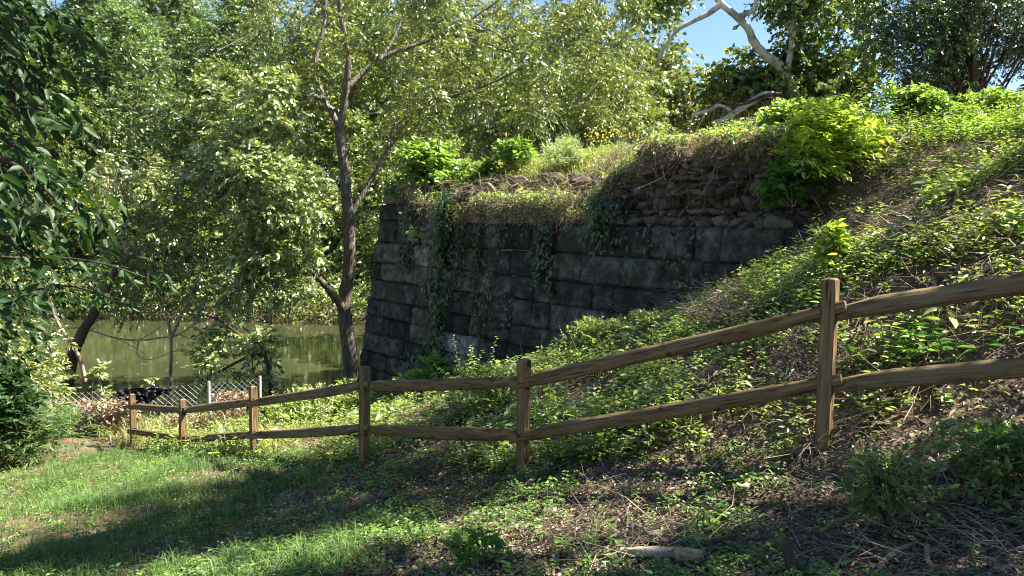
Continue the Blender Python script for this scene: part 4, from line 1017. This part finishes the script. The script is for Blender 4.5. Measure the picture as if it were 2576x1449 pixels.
#@@SECTION cover
# ------------------------------------------------------------------ ground cover, grass, litter (nobody could count them)
def scatter(n, rmin, rmax, a0=-47, a1=47, seed=0, p=1.0):
    rg = np.random.default_rng(seed); r = rmin+(rmax-rmin)*rg.random(n)**p; a = np.radians(rg.uniform(a0, a1, n))
    x = r*np.sin(a); y = r*np.cos(a); z = gz(x, y); u, w = wall_uw(x, y)
    ok = (z > WATER+.1)&~((u > -.3)&(u < WLEN+.1)&(w > -.5)&(w < .15))
    return x[ok], y[ok], z[ok], u[ok], w[ok], rg
FD = nrm(np.array([-9.8, 9.4])); FNn = np.array([-FD[1], FD[0]])   # fence line direction
def beyond(x, y):  # metres beyond the fence line
    return (x-.11)*.692+(y-6.85)*.722
def slope_n(x, y):
    e = .15; return nrm(np.stack([-(gz(x+e,y)-gz(x-e,y))/(2*e), -(gz(x,y+e)-gz(x,y-e))/(2*e), np.ones_like(x)], -1))

# leaf litter chips
x, y, z, u, w, rg = scatter(330000, 1.8, 21, seed=301, p=1.3)
dens = np.where(beyond(x,y) < 0, sstep(x+y*.30, -2.2, 1.2), .55)*(.35+fbm(x, y, .8, 40))
k = rg.random(len(x)) < dens; x, y, z = x[k], y[k], z[k]
nn = slope_n(x, y); n = len(x)
P = np.stack([x, y, z+rg.uniform(.002,.03,n)], -1); T = rg.normal(size=(n,3))*[1,1,.3]; T -= nn*(T*nn).sum(-1, keepdims=True)*.8
mb = MB(); leaves(mb, P, T, nn+rg.normal(size=(n,3))*.45, rg.uniform(.016,.06,n), rg.uniform(.006,.026,n), 4, .2, .15)
q = 2600; r_ = 2.2+rg.random(q)*9; a_ = np.radians(rg.uniform(-30, 47, q)); xx = r_*np.sin(a_); yy = r_*np.cos(a_)
k = (xx+yy*.3 > -.6); xx, yy = xx[k], yy[k]; q = len(xx); nq = slope_n(xx, yy); T = rg.normal(size=(q,3)); T -= nq*(T*nq).sum(-1, keepdims=True)*.85
leaves(mb, np.stack([xx,yy,gz(xx,yy)+.025],-1), T, nq+rg.normal(size=(q,3))*.45, rg.uniform(.04,.085,q), rg.uniform(.02,.045,q), 6, .25, .3)
tag(mb.obj('leaf_litter', M['litter']), 'brown leaf and bark litter covering the bare soil', 'leaf litter', None, 'stuff')
# dry stems and twigs
x, y, z, u, w, rg = scatter(60000, 1.8, 19, seed=302, p=1.1)
dens = np.where(beyond(x,y) < 0, sstep(x+y*.25, -1.0, 2.0)*.9, .25+.6*sstep(x, 1.5, 5))*(.15+1.1*sstep(fbm(x, y, .7, 44), .4, .65))
k = rg.random(len(x)) < dens; x, y, z = x[k], y[k], z[k]; n = len(x); nn = slope_n(x, y)
T = rg.normal(size=(n,3)); T -= nn*(T*nn).sum(-1, keepdims=True)*.85
mb = MB(); sticks(mb, np.stack([x,y,z+rg.uniform(.005,.05,n)],-1), T, rg.uniform(.05,.3,n)**1., rg.uniform(.0012,.0035,n), .18, rg)
tag(mb.obj('twig_litter', M['twig']), 'dry twigs and dead stems strewn over the slope', 'twigs', None, 'stuff')

def plants(mb, x, y, z, rg, hmin, hmax, nl, L0, L1, wr, shape=6, tilt=.5):
    """small leafy plants: nl leaves spiralling up a short stem"""
    n = len(x); h = rg.uniform(hmin, hmax, n); ph = rg.uniform(0, 6.28, n)
    t = (np.arange(nl)+.5)/nl; a = ph[:,None]+np.arange(nl)[None]*2.4
    lean = rg.normal(size=(n,2))*.3*h[:,None]
    P = np.stack([x[:,None]+lean[:,:1]*t, y[:,None]+lean[:,1:]*t, z[:,None]+h[:,None]*(.25+.75*t)], -1)
    T = np.stack([np.cos(a), np.sin(a), np.full_like(a, .15)+rg.normal(size=a.shape)*.25], -1)
    P = P+T*[1,1,0]*(h[:,None,None]*.25*(1-t)[None,:,None])
    s = rg.uniform(L0, L1, (n,1))*rg.uniform(.7,1.2,(n,nl))
    Nn = rg.normal(size=(n,nl,3))*tilt*.6+[0,0,1]
    leaves(mb, P.reshape(-1,3), T.reshape(-1,3), Nn.reshape(-1,3), s.ravel(), (s*wr).ravel(), shape, .15, .18)
def keep(k, *a): return [v[k] for v in a]
# cover in front of the fence
x, y, z, u, w, rg = scatter(30000, 2.0, 15, seed=303)
d = (beyond(x,y) < .2)*(.18+.95*sstep(fbm(x, y, .9, 50), .42, .66))*(.22+.78*(1-sstep(x+y*.1, .3, 3.2)))
k = rg.random(len(x)) < d; x, y, z = keep(k, x, y, z)
mb = MB(); plants(mb, x, y, z, rg, .03, .13, 8, .022, .05, .55)
tag(mb.obj('ground_cover', M['cover']), 'small green leaves creeping over the ground in front of the fence', 'ground cover', None, 'stuff')
# dense cover beyond the fence, up the slope and along the bank top
x, y, z, u, w, rg = scatter(62000, 5.0, 24, -42, 47, seed=304, p=.95)
bb = beyond(x, y)
d = (bb > 0)*(.10+.95*sstep(fbm(x, y, .8, 60), .45, .62))
d = d*np.where(z > .6, 1.3, 1.0)*np.where((w > 0)&(u < WLEN), .8, 1.0)*(1-.75*((x > 1.6)&(x < 6)&(bb < 2.2)&(bb > 0)))
d = d*(1-.85*((w > .2)&(w < 1.0)&(u > 7.5)&(u < 11.5)))
k = rg.random(len(x)) < d; x, y, z = keep(k, x, y, z)
mb = MB(); plants(mb, x, y, z, rg, .05, .30, 11, .036, .08, .5)
k = rg.random(len(x)) < .10; q = int(k.sum()); Dk = rg.normal(size=(q,3))*[.7,.7,.2]+[0,0,.75]
sprays(mb, np.stack([x[k],y[k],z[k]],-1), Dk, rg.uniform(.25,.65,q), 15, .05, .026, rg, 6, .75, .6, mb, .003)
k = rg.random(len(x)) < .02; plants(mb, x[k], y[k], z[k], rg, .15, .4, 9, .08, .15, .45)
tag(mb.obj('bramble_cover', M['cover2']), 'sunlit tangle of small bramble leaves over the bank beyond the fence', 'ground cover', None, 'stuff')
# lit yellow-green growth along the top of the bank
x, y, z, u, w, rg = scatter(26000, 9, 22, -12, 46, seed=305, p=.9)
k = (z > 1.25)&(rg.random(len(x)) < .2+.9*sstep(fbm(x, y, 1.1, 70), .42, .6)); x, y, z = keep(k, x, y, z)
mb = MB(); plants(mb, x, y, z, rg, .08, .34, 10, .05, .095, .42)
k = rg.random(len(x)) < .06; q = int(k.sum()); sprays(mb, np.stack([x[k],y[k],z[k]],-1), rg.normal(size=(q,3))*[.5,.5,.15]+[0,0,.9], rg.uniform(.3,.7,q), 14, .09, .035, rg, 6, .45, .6, mb, .003)
tag(mb.obj('ridge_growth', M['bright']), 'bright yellow-green low growth along the top of the bank', 'ground cover', None, 'stuff')
# straw tangle on the slope
x, y, z, u, w, rg = scatter(36000, 5, 21, -20, 47, seed=306, p=1.0)
d = ((beyond(x,y) > 0)&(z > -2.6))*(.1+1.0*sstep(fbm(x, y, .8, 80), .5, .68)); d = d*np.where((w > 0)&(u < WLEN), 1.0, 1)
k = rg.random(len(x)) < d; x, y, z = keep(k, x, y, z); n = len(x); nn = slope_n(x, y)
T = rg.normal(size=(n,3)); T -= nn*(T*nn).sum(-1, keepdims=True)*.7; T[:,2] -= .2
mb = MB(); sticks(mb, np.stack([x,y,z+rg.uniform(.02,.16,n)],-1), T, rg.uniform(.12,.45,n), rg.uniform(.002,.005,n), .25, rg)
tag(mb.obj('dead_stems', M['straw']), 'pinkish brown dead stems tangled in the bramble on the slope', 'dead stems', None, 'stuff')
# grass
def blades(mb, x, y, z, rg, h0, h1, wd, bend=.5):
    n = len(x); h = rg.uniform(h0, h1, n)[:,None]; a = rg.uniform(0, 6.28, n); D = np.stack([np.cos(a), np.sin(a), 0*a], -1); S = np.stack([-np.sin(a), np.cos(a), 0*a], -1)
    b = rg.uniform(.15, 1.1, n)[:,None]*bend; P = np.stack([x, y, z-.01], -1); U = np.array([0,0,1.]); w_ = wd*rg.uniform(.7,1.3,n)[:,None]
    m_ = P+U*h*.6+D*h*b*.3; t_ = P+U*h*(1-.35*b)+D*h*b*.95
    V = np.stack([P-S*w_, P+S*w_, m_+S*w_*.8, m_-S*w_*.8, t_+S*w_*.12, t_-S*w_*.12], 1)
    mb.add(V, (np.array([[0,1,2,3],[3,2,4,5]])[None]+(np.arange(n)*6)[:,None,None]).reshape(-1,4))
x, y, z, u, w, rg = scatter(300000, 2.5, 17, -47, 20, seed=307, p=.9)
d = (beyond(x,y) < .5)*(1-sstep(x+y*.32+(fbm(x,y,1.2,91)-.5)*2.6, -1.2, 1.0))*(.2+.9*sstep(fbm(x, y, .7, 90), .36, .58))
d = d*(1-.8*sstep(-x, 6.0, 7.2)*sstep(y, 12, 13.5))
k = rg.random(len(x)) < d; x, y, z = keep(k, x, y, z)
mb = MB(); k = fbm(x, y, .28, 93) > .66; blades(mb, x, y, z, rg, .035, .13, .003, 1.0); blades(mb, x[k], y[k], z[k], rg, .12, .24, .0035, 1.6)
tag(mb.obj('grass', M['grass']), 'rough green grass on the lawn left of the fence', 'grass', None, 'stuff')
# longer grass and pale seed stalks at the wall top, the ridge and behind the left posts
x1, y1, z1, u1, w1, rg = scatter(60000, 9, 23, -46, 47, seed=308)
k = ((w1 > .15)&(w1 < 3.2)&(u1 > 1.5)&(u1 < 8)&(fbm(x1,y1,.6,95) > .36))|((z1 > 1.7)&(fbm(x1,y1,.9,96) > .52))|((beyond(x1,y1) > 0)&(x1 < -3.2)&(y1 < 17.5)&(fbm(x1,y1,.8,97) > .5))
x1, y1, z1 = keep(k, x1, y1, z1)
uu = np.concatenate([rg.uniform(2.0, 7.6, 9000), rg.uniform(7.5, 11.5, 3500)]); ww = np.concatenate([rg.uniform(.1, 2.6, 9000), rg.uniform(.75, 1.5, 3500)])
kk = fbm(uu, ww, .5, 12) > .42; uu, ww = uu[kk], ww[kk]
xx = WC[0]+WU[0]*uu+WN[0]*ww; yy = WC[1]+WU[1]*uu+WN[1]*ww
x1 = np.concatenate([x1, xx]); y1 = np.concatenate([y1, yy]); z1 = np.concatenate([z1, gz(xx, yy)])
mb = MB(); blades(mb, x1, y1, z1, rg, .12, .48, .006, .8)
tag(mb.obj('dry_grass', M['drygrass']), 'straw-coloured long grass on the wall top and along the ridge', 'grass', None, 'stuff')

# ------------------------------------------------------------------ sticks, roots, log, stones in the foreground
def stick(label, pts, r0, r1, seed, name='fallen_stick', matn='dead_wood', lift=.03, twigs=0):
    rgs = np.random.default_rng(seed); P = []
    for q in pts:
        g = gpix(q[0], q[1]); g[2] += lift+(q[2] if len(q) > 2 else 0); P.append(g)
    P = smooth_path(P, 16); mb = MB(); tube(mb, P, np.linspace(r0, r1, 16), 8, .1, rgs)
    if twigs:
        i = rgs.integers(3, 15, twigs); sticks(mb, P[i], rgs.normal(size=(twigs,3))+[0,0,.5], rgs.uniform(.1,.35,twigs), .004, .2, rgs)
    o = mb.obj(name, M[matn], origin=tuple(P[0]), smooth=True); tag(o, label, 'stick'); return o
stick('pale fallen stick lying on the litter left of the dark foreground shrub', [(1835,1345),(1880,1325),(1945,1300)], .008, .016, 1)
stick('curved exposed root on the bare soil below the largest post', [(1845,1240),(1875,1235),(1900,1205),(1960,1212),(2000,1225)], .022, .01, 2, 'exposed_root')
stick('pale peeled stick in the grass at the bottom left of centre', [(675,1392),(740,1385),(820,1378),(880,1372)], .016, .01, 3)
stick('upright dead stick in the middle of the dark foreground shrub', [(2222,1345),(2210,1345,.15),(2180,1345,.40)], .014, .018, 4, 'dead_stick', 'dark_bark')
stick('long thin brown stick leaning across the bottom right litter', [(2160,1250),(2260,1330),(2400,1340),(2560,1370)], .006, .004, 5)
stick('bare forked stick pointing to the dark shrub from the bottom edge', [(2100,1449),(2130,1400),(2190,1330)], .006, .008, 6, twigs=3)
stick('thick broken stick at the bottom edge right of the stump', [(2210,1446),(2250,1405),(2300,1385)], .014, .010, 7)
stick('short broken stick near the bottom right corner', [(2330,1385),(2332,1425),(2345,1445)], .014, .012, 8)
stick('grey branch lying along the slope above the upper right rail', [(2290,625),(2400,610),(2500,590),(2600,560)], .018, .014, 9, matn='grey_bark', twigs=4)
stick('sun-bleached stalk on the slope left of the ridge bush', [(2250,395),(2275,365),(2290,350)], .02, .014, 10, lift=.15)
stick('second sun-bleached stalk lying beside the first near the ridge bush', [(2225,400),(2250,372),(2268,352)], .012, .01, 11, lift=.12)
stick('dead grey branch lying across the bottom edge in the twig heap', [(1420,1380),(1560,1372),(1700,1380),(1850,1368)], .022, .014, 12, matn='dark_bark', twigs=8)
# the log with a pale broken end
g = gpix(1640, 1446); lg = empty('broken_log', g, 'short log with a pale torn end at the bottom edge of the picture', 'log')
P0, P1 = gpix(1560,1415)+[0,0,.02], gpix(1745,1425)+[0,0,.03]; rgs = np.random.default_rng(12)
mb = MB(); tube(mb, smooth_path([P0+[0,0,.03],(P0+P1)/2+[0,0,.04],P1+[0,0,.03]], 14), np.linspace(.026,.036,14), 12, .16, rgs); mb.obj('log', M['dead_wood'], lg)
mb = MB(); dl = nrm(P1-P0); e0 = P1+[0,0,.03]; tube(mb, [e0-dl*.10, e0-dl*.02, e0+dl*.03, e0+dl*.05], [.039,.041,.035,.016], 12, .16, rgs); mb.obj('torn_end', M['torn'], lg)
# stump
g = gpix(1985, 1449); mb = MB(); tube(mb, [g+[0,0,-.05], g+[.005,0,.05], g+[-.012,0,.13]], [.038,.032,.028], 11, .2, rgs)
tag(mb.obj('cut_stump', M['dark_bark'], origin=tuple(g)), 'small dark stump at the bottom edge', 'stump')
g = gpix(2380, 1290)
# heap of dead twigs at the bottom centre
rgs = np.random.default_rng(13); mb = MB(); Q = np.array([gpix(rgs.uniform(1380,1800), rgs.uniform(1330,1440)) for _ in range(130)])
D = rgs.normal(size=Q.shape)*[1,.8,.25]+[.3,0,.12]; sticks(mb, Q+[0,0,.04]+rgs.normal(size=Q.shape)*[0,0,.02], D, rgs.uniform(.15,.5,len(Q)), rgs.uniform(.0015,.0045,len(Q)), .2, rgs)
Q = np.array([gpix(rgs.uniform(2050,2575), rgs.uniform(1250,1440)) for _ in range(120)])
D = rgs.normal(size=Q.shape)*[1,.8,.15]+[0,0,.08]; sticks(mb, Q+[0,0,.03], D, rgs.uniform(.12,.45,len(Q)), rgs.uniform(.0015,.004,len(Q)), .2, rgs)
tag(mb.obj('twig_heap', M['dead_wood']), 'pale dead twigs heaped at the bottom of the picture', 'twigs', None, 'stuff')
mb = MB(); rgs = np.random.default_rng(15); Q = np.array([gpix(rgs.normal(1800,75), rgs.normal(775,26)) for _ in range(260)]+[gpix(rgs.normal(2270,60), rgs.normal(400,40)) for _ in range(90)]+[gpix(rgs.normal(2330,110), rgs.normal(610,30)) for _ in range(110)])
Q = np.repeat(Q, 5, 0)+rgs.normal(size=(len(Q)*5,3))*[.12,.12,.03]; D = rgs.normal(size=Q.shape)*[1,1,.3]
sticks(mb, Q+[0,0,.08], D, rgs.uniform(.12,.45,len(Q)), rgs.uniform(.002,.006,len(Q)), .25, rgs)
tag(mb.obj('straw_heap', M['straw']), 'matted pale pinkish dead stems lying in sun on the slope by the wall', 'dead stems', None, 'stuff')
# roots and dead stems hanging over the rubble
mb = MB(); rgs = np.random.default_rng(14); n = 900; uu = rgs.uniform(7.2, 11.6, n); ww = rgs.uniform(.2, .7, n)
Q = np.stack([WC[0]+WU[0]*uu+WN[0]*ww, WC[1]+WU[1]*uu+WN[1]*ww, rgs.uniform(.2, 1.6, n)], -1)
D = rgs.normal(size=Q.shape)*.6+[-.3,-.25,-.7]; sticks(mb, Q, D, rgs.uniform(.2,.9,n), rgs.uniform(.002,.006,n), .3, rgs)
n = 700; uu = rgs.uniform(2.4, 7.8, n); ww = rgs.uniform(-.12, .5, n)
Q = np.stack([WC[0]+WU[0]*uu+WN[0]*ww, WC[1]+WU[1]*uu+WN[1]*ww, rgs.uniform(.35, 1.0, n)], -1)
sticks(mb, Q, rgs.normal(size=Q.shape)*.7+[-.4,-.3,-.6], rgs.uniform(.15,.6,n), rgs.uniform(.002,.005,n), .3, rgs)
tag(mb.obj('hanging_roots', M['straw']), 'dead roots and stems hanging over the broken top of the wall', 'roots', None, 'stuff')
# growth hanging over the broken edge
fr = MB(); n = 10000; uu = rgs.uniform(1.0, 11.9, n); kr = np.clip((uu-7.3)/1.2, 0, 1)
ww = rgs.uniform(-.12, .35, n)+kr*.36; zz = (.36+rgs.uniform(-.28, .25, n))*(1-kr)+kr*(1.34+rgs.uniform(-.16, .2, n))+np.where(uu < 1.9, .4, 0)
kk = fbm(uu, zz, .45, 77) > .4; uu, ww, zz = uu[kk], ww[kk], zz[kk]; n = len(uu)
Q = np.stack([WC[0]+WU[0]*uu+WN[0]*ww, WC[1]+WU[1]*uu+WN[1]*ww, zz], -1); Dd = rgs.normal(size=Q.shape)*.6+[-.5,-.42,-.75]
sticks(fr, Q, Dd, rgs.uniform(.08, .42, n), rgs.uniform(.002,.006,n), .3, rgs)
sprays(fr, Q[::3], Dd[::3], .16, 5, .07, .03, rgs, 4, .5, .3)
tag(fr.obj('dead_fringe', M['straw']), 'dead grass and stems draping over the broken edge of the wall', 'dead stems', None, 'stuff')
fr = MB(); sprays(fr, Q[1::3]+[0,0,.08], Dd[1::3]+[0,0,.5], .16, 6, .065, .034, rgs, 6, .4, .6)
tag(fr.obj('edge_growth', M['cover2']), 'small green leaves trailing over the broken edge of the wall', 'ground cover', None, 'stuff')
b = wall_pt(np.array(9.0), .75, .1); mb = MB(); pth = [b+[.45,.1,.35], b+[.2,0,.1], b, b+[-.25,-.1,-.12]]
tube(mb, smooth_path(pth, 12), np.linspace(.008,.016,12), 6, .05, rgs); sticks(mb, np.array([b]*5), rgs.normal(size=(5,3))*[.4,.3,.5]+[0,0,-.6], .35, .004, .2, rgs)
tag(mb.obj('bare_branch', M['dead_wood'], origin=tuple(b)), 'pale bare branch hanging in front of the rubble', 'branch')
for k, (px, py, s, lb) in enumerate(((1170,1100,.0,''),(1590,1170,.0,'pale stone in the leaves right of the middle post'),(1245,1165,.11,'flat pale stone in the litter left of the middle post'),
        (2010,1140,.05,'small grey stone at the foot of the largest post'),(2350,960,.07,'pale stone on the slope behind the lower right rail'),(1075,1330,.0,''),(1385,1290,.07,'rounded pale stone among leaves below the middle post'),
        (1640,1350,.05,'grey stone half under leaves near the twig heap'),(1210,425,.28,'pale boulder on the wall top left of the grass tuft'),(785,1110,.0,'grey boulder in the brambles behind the lower rail'))):
    if s == 0: continue
    g = gpix(px, py); mb = MB(); rock(mb, g+[0,0,s*.25], (s*1.2, s, s*.6), np.random.default_rng(400+k), 9, .7)
    tag(mb.obj('stone', M['rock'], origin=tuple(g)), lb, 'stone', 'loose pale stones')
